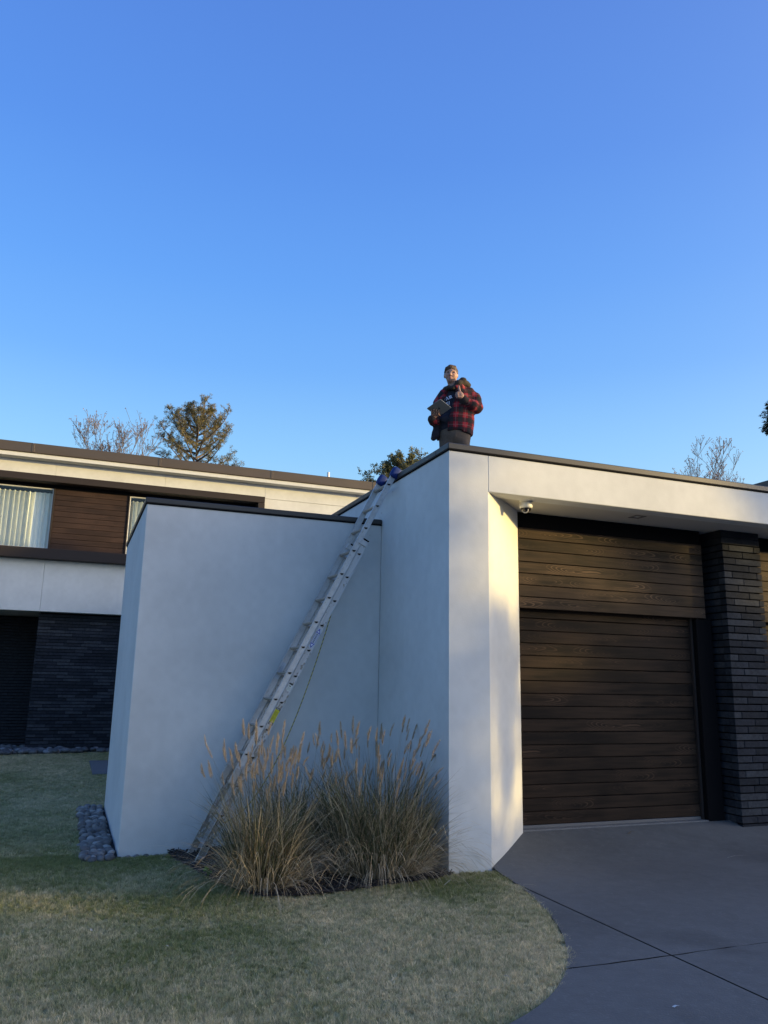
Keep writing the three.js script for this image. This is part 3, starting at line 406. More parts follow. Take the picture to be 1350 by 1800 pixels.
  label('logo_sticker', 0.05, 0.235, L - 0.3048 * 6.52, (q, w, h) => { q.fillStyle = '#b9c0c8'; q.fillRect(0, 0, w, h); q.fillStyle = '#1c2f9c'; q.beginPath(); q.moveTo(0, h / 2); q.lineTo(w * 0.24, 4); q.lineTo(w * 0.24, h - 4); q.fill(); q.beginPath(); q.moveTo(w, h / 2); q.lineTo(w * 0.76, 4); q.lineTo(w * 0.76, h - 4); q.fill(); q.fillRect(w * 0.2, 4, w * 0.6, 7); q.fillRect(w * 0.2, h - 11, w * 0.6, 7); q.fillStyle = '#e8edf2'; q.beginPath(); q.moveTo(w * 0.1, h / 2); q.lineTo(w * 0.2, h * 0.25); q.lineTo(w * 0.2, h * 0.75); q.fill(); q.beginPath(); q.moveTo(w * 0.9, h / 2); q.lineTo(w * 0.8, h * 0.25); q.lineTo(w * 0.8, h * 0.75); q.fill(); q.fillStyle = '#15205e'; q.font = 'bold ' + Math.round(h * 0.55) + 'px sans-serif'; q.textAlign = 'center'; q.textBaseline = 'middle'; q.fillText('WERNER', w / 2, h / 2); }, ZBA, -0.0034, 'blue and white logo sticker');
  label('white_sticker', 0.044, 0.085, L - 0.3048 * 8.42, (q, w, h) => { q.fillStyle = '#d8dcd2'; q.fillRect(0, 0, w, h); q.fillStyle = '#14181a'; q.fillRect(w * 0.8, 0, w * 0.2, h); q.fillStyle = '#8a9088'; for (let i = 0; i < 6; i++) q.fillRect(w * 0.06, h * (0.12 + i * 0.14), w * 0.4, h * 0.06); q.fillStyle = '#222'; q.fillRect(w * 0.55, h * 0.2, w * 0.12, h * 0.55); }, ZBA, -0.0034, 'white and black instruction sticker');
  label('yellow_sticker', 0.05, 0.185, L - 0.3048 * 9.52, (q, w, h) => { q.fillStyle = '#c9c21c'; q.fillRect(0, 0, w, h); q.fillStyle = '#14181a'; q.fillRect(w * 0.9, 0, w * 0.1, h); q.fillRect(0, 0, w * 0.16, h); q.fillStyle = '#cfd6d0'; q.fillRect(w * 0.05, h * 0.2, w * 0.06, h * 0.6); q.fillRect(w * 0.93, h * 0.2, w * 0.03, h * 0.6); q.fillStyle = '#6c6a1a'; for (let i = 0; i < 7; i++) { q.fillRect(w * 0.2, h * (0.1 + i * 0.12), w * (0.25 + 0.05 * (i % 3)), h * 0.05); q.fillRect(w * 0.55, h * (0.1 + i * 0.12), w * (0.28 - 0.05 * (i % 2)), h * 0.05); } }, ZBA, -0.0034, 'yellow and black warning sticker');
  label('worn_sticker', 0.046, 0.19, L - 0.3048 * 7.9, (q, w, h) => { q.fillStyle = '#b9bfc6'; q.fillRect(0, 0, w, h); q.fillStyle = '#5c6470'; for (let i = 0; i < 8; i++) q.fillRect(w * (0.08 + 0.1 * (i % 3)), h * (0.08 + i * 0.11), w * 0.6, h * 0.045); }, ZFL, W - 0.0034, 'worn printed sticker');
  // haul rope, black and yellow, sagging under the ladder
  const A = V(0.19, 3.02, 0.125), Bp = V(0.19, 0.42, 0.13), down = V(wu.dot(wx), uy, uz).multiplyScalar(-1), pts = []; for (let i = 0; i <= 40; i++) { const t = i / 40; pts.push(A.clone().lerp(Bp, t).addScaledVector(down, 0.53 * 4 * t * (1 - t) * (1 + 0.15 * (t - 0.5)))); }
  const rope = tube(pts, 0.0052, 6, 260), rp = rope.attributes.position, rc = new Float32Array(rp.count * 3); for (let i = 0; i < rp.count; i++) { const ring = Math.floor(i / 7), s = i % 7, k = (ring + s) % 5 < 3; rc.set(k ? [0.55, 0.47, 0.10] : [0.02, 0.02, 0.02], i * 3); } rope.setAttribute('color', new THREE.BufferAttribute(rc, 3)); part('rope', rope, M.vertex, lad).userData.label = 'black and yellow haul rope';
}
// ------------------------------------------------------------------ ornamental grasses
function strip(pos, col, pts, w0, c, r) {                                    // a curved blade that narrows to its tip
  const a = r() * 6.283, sx = Math.cos(a), sz = Math.sin(a); const n = pts.length - 1;
  for (let i = 0; i < n; i++) { const p = pts[i], q = pts[i + 1], w = w0 * (1 - 0.55 * i / n), u = i + 1 === n ? w0 * 0.08 : w0 * (1 - 0.55 * (i + 1) / n); const A = [p.x - sx * w, p.y, p.z - sz * w], B = [p.x + sx * w, p.y, p.z + sz * w], C = [q.x + sx * u, q.y, q.z + sz * u], D = [q.x - sx * u, q.y, q.z - sz * u]; pos.push(...A, ...B, ...C, ...A, ...C, ...D); for (let k = 0; k < 6; k++) col.push(...c); }
}
function meshFrom(pos, col) { const g = new THREE.BufferGeometry(); g.setAttribute('position', new THREE.Float32BufferAttribute(pos, 3)); g.setAttribute('color', new THREE.Float32BufferAttribute(col, 3)); g.computeVertexNormals(); return g; }
const plumes = [1, 2, 3, 4, 5, 6].map(seed => { const r = rng(seed * 13), pos = [], col = [], L = 0.10 + 0.07 * r(), bend = 0.05 * r(); for (let i = 0; i < 190; i++) { const t = r(), a = r() * 6.283, w = 0.006 + 0.014 * Math.sin(Math.PI * Math.min(1, t * 0.9 + 0.12)), y = t * L, b = bend * t * t; const d = V(Math.cos(a) * w, 0.018 + 0.012 * r(), Math.sin(a) * w), c = mix3([0.42, 0.29, 0.17], [0.82, 0.64, 0.42], r()); const o = V(b, y, 0), s = 0.0016; pos.push(o.x - s, o.y, o.z + s, o.x + s, o.y, o.z - s, o.x + d.x, o.y + d.y, o.z + d.z); col.push(...c, ...c, ...c); } return meshFrom(pos, col); });
function fountain(name, label, x, z, n, seed, o) {
  const t = thing(name, label, 'ornamental grass', [x, lawnY(x, z) + 0.02, z], 0, 'ornamental grass clumps in the mulch bed'); const r = rng(seed);
  const pos = [], col = []; const bend = (az, tilt, L, droop, seg, bx, bz) => { const p = [V(bx, 0, bz)]; let th = tilt; for (let i = 0; i < seg; i++) { const s = L / seg; const q = p[p.length - 1]; p.push(V(q.x + Math.cos(az) * Math.sin(th) * s, q.y + Math.cos(th) * s, q.z + Math.sin(az) * Math.sin(th) * s)); th += droop / seg * (0.4 + 1.4 * i / seg); } return p; };
  for (let i = 0; i < n; i++) {
    const az = r() * 6.283, k = r(), br = o.base * Math.sqrt(r()), tilt = (2 + (7 + 14 * br / o.base) * r() + o.spread * 0.5 * k * k) * R, L = (0.45 + 0.7 * r()) * o.h * (1 - 0.2 * k);
    const droop = (8 + 95 * Math.pow(r(), 1.4) + 85 * k * k * r()) * R, c0 = r(), a2 = az + (r() - 0.5) * 3.0;
    const c = c0 < o.green ? mix3([0.035, 0.045, 0.018], [0.17, 0.175, 0.075], r()) : mix3([0.13, 0.10, 0.05], [0.74, 0.60, 0.37], Math.pow(r(), 1.4));
    const bl = bend(a2, tilt, L, droop, 6, Math.cos(az) * br, Math.sin(az) * br); if (r() < 0.34) { const q = 2 + Math.floor(r() * 3), e = bl[q], dx = (r() - 0.5) * 0.22, dz = (r() - 0.5) * 0.22; for (let j = q + 1; j < bl.length; j++) { const u = (j - q) / (bl.length - 1 - q); bl[j].set(e.x + dx * u + (bl[j].x - e.x) * 0.5, e.y + (bl[j].y - e.y) * (r() < 0.5 ? 0.2 : -0.5), e.z + dz * u + (bl[j].z - e.z) * 0.5); } }
    strip(pos, col, bl, 0.0022 + 0.0024 * r(), c, r);
  }
  // low broken and drooping straw round the skirt
  for (let i = 0; i < n * 0.42; i++) { const az = r() * 6.283, L = (0.35 + 0.5 * r()) * o.h; strip(pos, col, bend(az, (22 + 45 * r()) * R, L, (50 + 80 * r()) * R, 7, Math.cos(az) * o.base, Math.sin(az) * o.base), 0.0022 + 0.002 * r(), mix3([0.19, 0.15, 0.085], [0.70, 0.58, 0.39], r()), r); }
  part('foliage', meshFrom(pos, col), M.blade, t);
  const sp = [], sc = [];
  for (let i = 0; i < o.heads; i++) {
    const az = r() * 6.283, k = Math.sqrt(r()), L = o.h * (0.80 + 0.58 * r()) * (1 - 0.1 * k), p = bend(az, (1 + o.spread * 0.42 * k * (r() < 0.12 ? 1.9 : 1)) * R, L, (4 + 26 * k * r()) * R, 7, Math.cos(az) * o.base * k * 0.95, Math.sin(az) * o.base * k * 0.95); if (o.lean) p.forEach((q, j) => { q.x += o.lean[0] * j * j / 49; q.z += o.lean[1] * j * j / 49; });
    strip(sp, sc, p, 0.0013, mix3([0.22, 0.16, 0.08], [0.42, 0.33, 0.2], r()), r); strip(sp, sc, p, 0.0013, [0.3, 0.23, 0.13], r);
    const m = part('seed_head', plumes[Math.floor(r() * 6)], M.vertex, t), a = p[p.length - 2], b = p[p.length - 1]; m.position.copy(b).lerp(a, 0.45); m.quaternion.setFromUnitVectors(V(0, 1, 0), V().subVectors(b, a).normalize()); const s = 0.75 + 0.5 * r(); m.scale.set(s * 0.9, s, s * 0.9);
  }
  part('stems', meshFrom(sp, sc), M.vertex, t);
  return t;
}
fountain('fountain_grass', 'tan ornamental grass clump nearest the ladder foot, leftmost in the bed', 1.72, -7.14, 1250, 11, { h: 0.98, spread: 15, base: 0.26, green: 0.34, heads: 70, lean: [-0.10, 0.0] });
fountain('fountain_grass', 'greener ornamental grass clump at the back against the white walls', 2.26, -7.86, 1200, 12, { h: 0.90, spread: 16, base: 0.30, green: 0.66, heads: 40 });
fountain('fountain_grass', 'widest tan ornamental grass clump beside the white garage corner', 2.80, -7.26, 2700, 13, { h: 1.02, spread: 20, base: 0.42, green: 0.38, heads: 95, lean: [0.0, 0] });
// little green seedling by the ladder foot
{ const t = thing('green_seedling', 'small bright green seedling beside the ladder foot', 'plant', [1.31, -0.03, -7.50]); const pos = [], col = [], r = rng(3); const leaf = (az, L, w, h) => { const c = [0.13, 0.24, 0.03]; const P = k => V(Math.cos(az) * L * k, h + 0.05 * Math.sin(k * 2.4), Math.sin(az) * L * k), s = V(-Math.sin(az), 0, Math.cos(az)); const q = [0, 0.3, 0.65, 1], ww = [0.1, 1, 0.85, 0.05]; for (let i = 0; i < 3; i++) { const a = P(q[i]), b = P(q[i + 1]); const A = a.clone().addScaledVector(s, -w * ww[i]), B = a.clone().addScaledVector(s, w * ww[i]), C = b.clone().addScaledVector(s, w * ww[i + 1]), D = b.clone().addScaledVector(s, -w * ww[i + 1]); pos.push(...A.toArray(), ...B.toArray(), ...C.toArray(), ...A.toArray(), ...C.toArray(), ...D.toArray()); for (let k = 0; k < 6; k++) col.push(...c); } }; const leaves = []; for (const [az, L, w, h] of [[0.4, 0.10, 0.026, 0.07], [2.2, 0.09, 0.024, 0.05], [1.4, 0.08, 0.022, 0.03], [4.4, 0.07, 0.02, 0.05]]) { pos.length = 0; col.length = 0; leaf(az, L, w, h); part('leaf', meshFrom(pos.slice(), col.slice()), M.vertex, t); } part('stem', limbGeo([[V(0, 0, 0), V(0.005, 0.07, 0), 0.003, 0.002]]), std({ color: rgb(0.1, 0.16, 0.04) }), t); }
// windblown bits of straw and leaf
{
  const bit = (name, label, cat, x, z, pts, w, c) => { const pos = [], col = [], r = rng(Math.round(x * 100 + 900)); strip(pos, col, pts.map(p => V(...p)), w, c, r); strip(pos, col, pts.map(p => V(...p)), w, c, r); const m = part(name, meshFrom(pos, col), M.vertex); m.position.set(x, x > 3.6 || z > -4 && x > 2.6 ? driveY(x, z) + 0.018 : 0.045, z); return info(m, label, cat); };
  bit('dry_stalk', 'pale bent dry stalk lying across the lawn edge by the driveway joint', 'straw', 3.74, -6.22, [[-0.09, 0, 0.02], [0, 0.03, 0], [0.1, 0.012, -0.03], [0.15, 0.0, -0.02]], 0.003, [0.5, 0.45, 0.34]);
  bit('dry_stalk', 'pale forked dry stalk on the grass below the garage corner', 'straw', 3.18, -6.45, [[-0.09, 0, 0.03], [-0.02, 0.03, 0], [0.07, 0.012, 0.02], [0.13, 0.0, 0.0]], 0.003, [0.5, 0.45, 0.34]);
  bit('dry_stalk', 'thin dry stalk on the concrete in front of the brick pier', 'straw', 6.5, -6.7, [[-0.12, 0, 0.02], [0, 0.008, 0], [0.12, 0.004, 0.0], [0.2, 0.0, 0.01]], 0.0035, [0.42, 0.40, 0.36]);
  bit('fallen_leaf', 'small curled brown leaf against the garage threshold', 'leaf', 5.86, -7.5, [[-0.05, 0, 0], [0, 0.025, 0], [0.05, 0.01, 0.01]], 0.012, [0.16, 0.13, 0.10]);
  bit('fallen_leaf', 'tiny pale scrap lying on the near driveway', 'leaf', 3.19, -3.78, [[-0.018, 0, 0], [0, 0.006, 0], [0.02, 0.003, 0.006]], 0.008, [0.62, 0.62, 0.60]);
  for (const [x, z] of [[1.55, -4.75], [1.9, -4.62], [0.75, -5.6], [2.35, -5.2], [0.3, -6.1], [2.55, -4.45]]) { const m = bit('lawn_leaf', 'small pale dry leaf lying in the lawn', 'leaf', x, z, [[-0.02, 0, 0], [0, 0.008, 0.003], [0.018, 0.003, 0.006]], 0.007, [0.55, 0.48, 0.38]); m.rotation.y = x * 7; m.position.y = 0.022; m.userData.group = 'pale dry leaves scattered on the lawn'; }
}

// ------------------------------------------------------------------ trees
function tuftGeo(n, L, w, seed, flat = 0) { const r = rng(seed), pos = [], nor = []; for (let i = 0; i < n; i++) { const d = V(r() - 0.5, (r() - 0.35) * (1 - flat), r() - 0.5).normalize(), s = V(r() - 0.5, r() - 0.5, r() - 0.5).cross(d).normalize().multiplyScalar(w), e = d.clone().multiplyScalar(L * (0.6 + 0.5 * r())), b = d.clone().multiplyScalar(L * 0.08); const m = e.clone().multiplyScalar(0.55); pos.push(b.x, b.y, b.z, m.x + s.x, m.y + s.y, m.z + s.z, m.x - s.x, m.y - s.y, m.z - s.z, m.x - s.x, m.y - s.y, m.z - s.z, m.x + s.x, m.y + s.y, m.z + s.z, e.x, e.y, e.z); } const g = new THREE.BufferGeometry(); g.setAttribute('position', new THREE.Float32BufferAttribute(pos, 3)); g.computeVertexNormals(); return g; }
function crown(name, list, geo, parent, c0, c1, s0, s1, r) { const im = new THREE.InstancedMesh(geo, M.leaf, list.length), o = new THREE.Object3D(); list.forEach((p, i) => { o.position.copy(p); o.rotation.set(r() * 6, r() * 6, r() * 6); const s = mix(s0, s1, r()); o.scale.set(s, s, s); o.updateMatrix(); im.setMatrixAt(i, o.matrix); const c = mix3(c0, c1, r()); im.setColorAt(i, rgb(...c)); }); im.name = numbered(name); im.castShadow = im.receiveShadow = true; im.userData.kind = 'stuff'; parent.add(im); return im; }
function curveLimb(segs, a, dir, L, r0, n, lift, r, wob = 0.25) { const pts = [a.clone()]; let p = a.clone(), d = dir.clone().normalize(); for (let i = 0; i < n; i++) { d.add(V((r() - 0.5) * wob, lift / n + (r() - 0.5) * wob * 0.6, (r() - 0.5) * wob)).normalize(); const q = p.clone().addScaledVector(d, L / n); segs.push([p, q, r0 * (1 - i / n * 0.8), r0 * (1 - (i + 1) / n * 0.8)]); pts.push(q); p = q; } return pts; }
// pine: limbs[] = [height, compass angle, length, lift]
function pine(name, label, x, z, H, trunkR, limbs, seed, needle, o = {}) {
  const t = thing(name, label, 'tree', [x, 0, z]), r = rng(seed), segs = [], spots = [];
  const tp = curveLimb([], V(0, 0, 0), V(0, 1, 0), 1, 1, 1, 0, r); let prev = V(0, 0, 0); const trunkSeg = [], at = h => V(0.12 * Math.sin(h * 0.5 + seed), h, 0.1 * Math.cos(h * 0.4)).sub(V(0.12 * Math.sin(seed), 0, 0.1));
  for (let i = 0; i < 14; i++) { const a = at(H * i / 14), b = at(H * (i + 1) / 14); trunkSeg.push([a, b, trunkR * (1 - i / 14 * 0.92), trunkR * (1 - (i + 1) / 14 * 0.92)]); }
  part('trunk', limbGeo(trunkSeg, 8), o.bark || M.bark, t);
  for (const [h, az, L, lift] of limbs) {
    const pts = curveLimb(segs, at(h), V(Math.cos(az * R), 0.28, Math.sin(az * R)), L, trunkR * 0.34 * Math.min(1, L / 2 + 0.25), 7, lift, r, 0.3);
    for (let i = 2; i < pts.length; i++) { const nb = i < 4 ? (o.inner || 2) : (o.twigs || 4); for (let k = 0; k < nb; k++) { const d = V(r() - 0.5, 0.35 * r() + 0.05, r() - 0.5), l = L * (0.14 + 0.2 * r()) * (o.sub || 1); const sp = curveLimb(segs, pts[i], d, l, trunkR * 0.075, 4, 0.3, r, 0.5); for (const q of sp.slice(1)) { const m = needle[1]; for (let j = 0; j < m; j++) spots.push(q.clone().add(V((r() - 0.5) * 0.3, (r() - 0.3) * 0.22, (r() - 0.5) * 0.3).multiplyScalar(needle[2]))); } } }
  }
  part('limbs', limbGeo(segs, 5), M.bark, t);
  crown('crown', spots, needle[0], t, o.c0 || [0.032, 0.045, 0.016], o.c1 || [0.14, 0.125, 0.045], 0.75, 1.25, r); return t;
}
{
  const ng = tuftGeo(16, 0.20, 0.011, 8);
  const D = 1;
  const rp = rng(210), pineLimbs = []; for (let k = 0; k < 30; k++) { const q = (k + 0.5) / 30, h = 12.9 + 3.55 * q; pineLimbs.push([h, k * 137.5 + 20 * rp(), (3.05 - 0.7 * q - 1.1 * q * q * q) * (0.72 + 0.4 * rp()), 0.35 + 0.8 * q]); }
  pine('pine_tree', 'broad rounded pine standing behind the two-storey house roof', 5.75, -44.6, 16.55, 0.21, pineLimbs, 21, [ng, 1, 0.9], { c0: [0.05, 0.06, 0.028], c1: [0.36, 0.29, 0.13], bark: M.greyBark, inner: 1, sub: 0.8, twigs: 3 });
  pine('evergreen_tree', 'small-leaved evergreen showing above the garage roof behind the ladder', 13.2, -32.4, 11.95, 0.13, [
    [9.85, 183, 1.9, 0.75], [10.25, 176, 1.5, 1.0], [10.55, 190, 1.0, 1.2], [10.15, 90, 1.5, 0.8], [10.65, 250, 1.0, 1.0], [9.95, 0, 2.3, 0.9], [10.35, 15, 1.8, 1.1], [10.95, -10, 1.6, 1.0], [10.95, 40, 1.1, 1.3], [10.75, 165, 0.9, 1.4], [11.15, 5, 1.3, 1.2], [9.55, 175, 1.8, 0.5], [11.25, 100, 0.9, 1.2], [11.15, 300, 0.9, 1.2], [11.45, 200, 0.5, 1.5]], 22, [tuftGeo(9, 0.12, 0.022, 9), 1, 0.9], { c0: [0.05, 0.065, 0.03], c1: [0.30, 0.28, 0.14], sub: 0.8 });
  pine('pine_tree', 'dark pine whose branch tip enters at the right edge of the sky', 24.25, -19.7, 13.6, 0.22, [[9.8, 190, 2.1, 0.5], [10.3, 170, 2.1, 0.3], [11.0, 200, 1.5, 0.4], [11.5, 90, 1.6, 0.6], [11.7, 300, 1.6, 0.6], [11.9, 10, 1.8, 0.6], [12.4, 150, 1.0, 0.8], [12.8, 30, 1.0, 0.8]], 23, [tuftGeo(14, 0.17, 0.016, 10), 4, 0.7], { c0: [0.016, 0.024, 0.012], c1: [0.06, 0.06, 0.025] });
}
function bare(name, label, x, z, H, spreadX, seed, o = {}) {                // leafless winter tree with a few withered leaves
  const t = thing(name, label, 'tree', [x, 0, z]), r = rng(seed), trunk = [], segs = [], leaves = [];
  const h0 = H * (o.fork || 0.62); const pts = curveLimb(trunk, V(0, 0, 0), V(0, 1, 0), h0, o.r || 0.12, 8, 0, r, 0.06); const top = pts[pts.length - 1]; trunk.forEach(s => { s[2] = Math.max(s[2], 0.05); s[3] = Math.max(s[3], 0.05); });
  const grow = (p, d, L, rad, lev) => { const q = curveLimb(segs, p, d, L, rad, lev > 3 ? 2 : 4, 0.25, r, 0.4); const n = lev >= (o.lev || 5) ? 0 : 3; for (let k = 0; k < n; k++) { const i = 1 + Math.floor(r() * (q.length - 1)); const base = q[k === 0 ? q.length - 1 : i], dir = V().subVectors(q[q.length - 1], q[q.length - 2]).normalize().add(V((r() - 0.5) * 1.5, r() * 0.5 - 0.05, (r() - 0.5) * 1.5)); grow(base, dir, L * (0.52 + 0.25 * r()), rad * 0.58, lev + 1); } if (lev >= 3) for (let k = 0; k < (o.leaf || 1); k++) if (r() < 0.8) leaves.push(q[q.length - 1].clone().add(V((r() - 0.5) * 0.12, (r() - 0.5) * 0.12, (r() - 0.5) * 0.12))); };
  const nl = o.limbs || 6; for (let k = 0; k < nl; k++) { const az = k / nl * 6.283 + r() * 0.6; grow(pts[pts.length - 1 - (k % 3)], V(Math.cos(az) * spreadX, 1, Math.sin(az) * spreadX), H * (o.len || 0.155) * (0.85 + 0.4 * r()), (o.r || 0.12) * 0.42, 0); }
  part('trunk', limbGeo(trunk, 7), M.greyBark, t); part('branches', limbGeo(segs.map(s => [s[0], s[1], Math.max(s[2], o.min || 0.011), Math.max(s[3], o.min || 0.009)]), 4), M.greyBark, t);
  crown('withered_leaves', leaves, tuftGeo(4, 0.055, 0.022, seed), t, [0.22, 0.16, 0.15], [0.42, 0.31, 0.28], 0.6, 1.3, r); return t;
}
bare('bare_tree', 'leafless winter tree above the left house roof, left of the pine', 0.70, -40, 13.3, 0.30, 41, { fork: 0.70, min: 0.007, leaf: 1, lev: 5 });
bare('bare_tree', 'thin bare sapling top between the leafless tree and the pine', 2.55, -40, 12.6, 0.18, 42, { limbs: 2, lev: 3, fork: 0.86, r: 0.06, min: 0.008 });
bare('bare_tree', 'leafless winter tree above the garage roof at the right', 27.15, -29.4, 11.1, 1.15, 47, { fork: 0.68, len: 0.19, limbs: 12, min: 0.008, leaf: 1, lev: 5 });
// the trees across the street, right of the frame: low sun comes over and through them
{
  const SH = V(Math.sin(SUN_AZ), 0, Math.cos(SUN_AZ)), PL = V(Math.cos(SUN_AZ), 0, -Math.sin(SUN_AZ)), at = (tau, l) => V().addScaledVector(SH, tau).addScaledVector(PL, l), lg = tuftGeo(9, 0.26, 0.05, 77);
  const hedge = (l0, l1, y, seed, dens, label, gaps = []) => { const r = rng(seed), c = at(41, (l0 + l1) / 2), t = thing('screen_hedge', label, 'hedge', [c.x, 0, c.z]); const list = [], segs = []; const n = Math.round((l1 - l0) * dens); for (let i = 0; i < n; i++) { const l = mix(l0, l1, r()), top = y + 0.45 * (N0(l * 1.3 + 9, seed) - 0.5) * 2 + 0.25 * (N1(l * 4.1, seed) - 0.5) * 2; const yy = top * Math.sqrt(r()); if (gaps.some(g => l > g[0] && l < g[1] && yy > g[2] && yy < g[3])) continue; list.push(at(41 + (r() - 0.5) * 1.8, l).setY(yy).sub(c)); } for (let l = l0 + 0.5; l < l1; l += 1.1) segs.push([at(41, l).sub(c), at(41, l).setY(y * 0.8).sub(c), 0.07, 0.03]); part('stems', limbGeo(segs), M.bark, t); crown('foliage', list, lg, t, [0.03, 0.04, 0.015], [0.07, 0.08, 0.03], 0.8, 1.3, r); return t; };
  hedge(-16, 7.8, 6.1, 61, 900, 'tall evergreen hedge across the street, nearest the viewer', [[6.0, 6.9, 4.62, 5.45]]);
  hedge(7.8, 9.0, 4.9, 62, 900, 'lower evergreen hedge across the street opposite the garage');
  hedge(9.0, 16.5, 5.9, 63, 700, 'tall evergreen hedge across the street further on');
  hedge(16.5, 30, 10.1, 64, 1000, 'row of tall evergreens across the street opposite the house');
  // airy trees whose branches dapple the garage front
  const airy = (l, y0, y1, rad, n, seed, label) => { const c = at(40, l), t = thing('street_tree', label, 'tree', [c.x, 0, c.z]), r = rng(seed), segs = [], list = []; part('trunk', limbGeo([[V(0, 0, 0), V(0, y0, 0), 0.12, 0.09], [V(0, y0, 0), V(0.1, y1 - 0.3, 0), 0.09, 0.03]], 7), M.bark, t); for (let k = 0; k < 26; k++) { const y = mix(y0 - 0.3, y1 - 0.3, r()), az = r() * 6.283; const p = curveLimb(segs, V(0, y, 0), V(Math.cos(az), 0.5, Math.sin(az)), rad * (0.6 + 0.5 * r()), 0.035, 5, 0.4, r, 0.5); for (const q of p.slice(1)) for (let j = 0; j < n; j++) list.push(q.clone().add(V((r() - 0.5) * 0.5, (r() - 0.5) * 0.5, (r() - 0.5) * 0.5))); } part('limbs', limbGeo(segs), M.bark, t); crown('crown', list, lg, t, [0.03, 0.04, 0.015], [0.08, 0.08, 0.03], 0.6, 1.0, r); return t; };
  airy(7.42, 5.2, 9.0, 0.55, 3, 71, 'airy tree across the street left of the gap in the hedge');
  airy(8.3, 4.6, 6.9, 0.8, 2, 73, 'small airy tree rising from the lower hedge across the street');
  airy(9.85, 5.0, 9.4, 1.1, 3, 72, 'airy tree across the street right of the gap in the hedge');
}
// ------------------------------------------------------------------ the person on the roof
// distance fields and a surface-net mesher
const smin = (a, b, k) => { const h = Math.max(k - Math.abs(a - b), 0) / k; return Math.min(a, b) - h * h * k * 0.25; };
const smax = (a, b, k) => -smin(-a, -b, k);
function capsule(a, b, ra, rb) { const bx = b[0] - a[0], by = b[1] - a[1], bz = b[2] - a[2], l = bx * bx + by * by + bz * bz; return (x, y, z) => { const px = x - a[0], py = y - a[1], pz = z - a[2], t = clamp((px * bx + py * by + pz * bz) / l); return Math.hypot(px - bx * t, py - by * t, pz - bz * t) - mix(ra, rb, t); }; }
function chain(pts, k = 0.02) { const f = []; for (let i = 0; i + 1 < pts.length; i++) f.push(capsule(pts[i], pts[i + 1], pts[i][3], pts[i + 1][3])); return (x, y, z) => { let d = f[0](x, y, z); for (let i = 1; i < f.length; i++) d = smin(d, f[i](x, y, z), k); return d; }; }
function ellipsoid(c, r) { const m = Math.min(...r); return (x, y, z) => { const a = (x - c[0]) / r[0], b = (y - c[1]) / r[1], d = (z - c[2]) / r[2], q = Math.hypot(a, b, d); const g = Math.hypot(a / r[0], b / r[1], d / r[2]); return q < 1e-6 ? -m : q * (q - 1) / g; }; }
const union = (k, ...f) => (x, y, z) => { let d = f[0](x, y, z); for (let i = 1; i < f.length; i++) d = smin(d, f[i](x, y, z), k); return d; };
function surfaceNet(f, lo, hi, s, color) {
  const n = [0, 1, 2].map(k => Math.ceil((hi[k] - lo[k]) / s) + 1), [nx, ny, nz] = n, v = new Float32Array(nx * ny * nz), id = new Int32Array(nx * ny * nz).fill(-1); const I = (i, j, k) => (k * ny + j) * nx + i;
  for (let k = 0; k < nz; k++) for (let j = 0; j < ny; j++) for (let i = 0; i < nx; i++) v[I(i, j, k)] = f(lo[0] + i * s, lo[1] + j * s, lo[2] + k * s);
  const pos = [], idx = [], E = [[0, 1], [2, 3], [4, 5], [6, 7], [0, 2], [1, 3], [4, 6], [5, 7], [0, 4], [1, 5], [2, 6], [3, 7]];
  for (let k = 0; k < nz - 1; k++) for (let j = 0; j < ny - 1; j++) for (let i = 0; i < nx - 1; i++) {
    const c = []; let neg = 0; for (let q = 0; q < 8; q++) { const w = v[I(i + (q & 1), j + ((q >> 1) & 1), k + (q >> 2))]; c.push(w); if (w < 0) neg++; } if (!neg || neg === 8) continue;
    let x = 0, y = 0, z = 0, m = 0; for (const [a, b] of E) if ((c[a] < 0) !== (c[b] < 0)) { const t = c[a] / (c[a] - c[b]); x += mix(a & 1, b & 1, t); y += mix((a >> 1) & 1, (b >> 1) & 1, t); z += mix(a >> 2, b >> 2, t); m++; }
    id[I(i, j, k)] = pos.length / 3; pos.push(lo[0] + (i + x / m) * s, lo[1] + (j + y / m) * s, lo[2] + (k + z / m) * s);
  }
  const quad = (a, b, c, d, flip) => { if (a < 0 || b < 0 || c < 0 || d < 0) return; if (flip) idx.push(a, c, b, a, d, c); else idx.push(a, b, c, a, c, d); };
  for (let k = 1; k < nz - 1; k++) for (let j = 1; j < ny - 1; j++) for (let i = 1; i < nx - 1; i++) { const a = v[I(i, j, k)] < 0;
    if (a !== (v[I(i + 1, j, k)] < 0)) quad(id[I(i, j - 1, k - 1)], id[I(i, j, k - 1)], id[I(i, j, k)], id[I(i, j - 1, k)], !a);
    if (a !== (v[I(i, j + 1, k)] < 0)) quad(id[I(i - 1, j, k - 1)], id[I(i - 1, j, k)], id[I(i, j, k)], id[I(i, j, k - 1)], !a);
    if (a !== (v[I(i, j, k + 1)] < 0)) quad(id[I(i - 1, j - 1, k)], id[I(i, j - 1, k)], id[I(i, j, k)], id[I(i - 1, j, k)], !a); }
  const g = new THREE.BufferGeometry(); g.setAttribute('position', new THREE.Float32BufferAttribute(pos, 3)); g.setIndex(idx); g.computeVertexNormals();
  const col = new Float32Array(pos.length); for (let i = 0; i < pos.length; i += 3) { const c = color(pos[i], pos[i + 1], pos[i + 2]); col[i] = c[0]; col[i + 1] = c[1]; col[i + 2] = c[2]; } g.setAttribute('color', new THREE.BufferAttribute(col, 3)); return g;
}
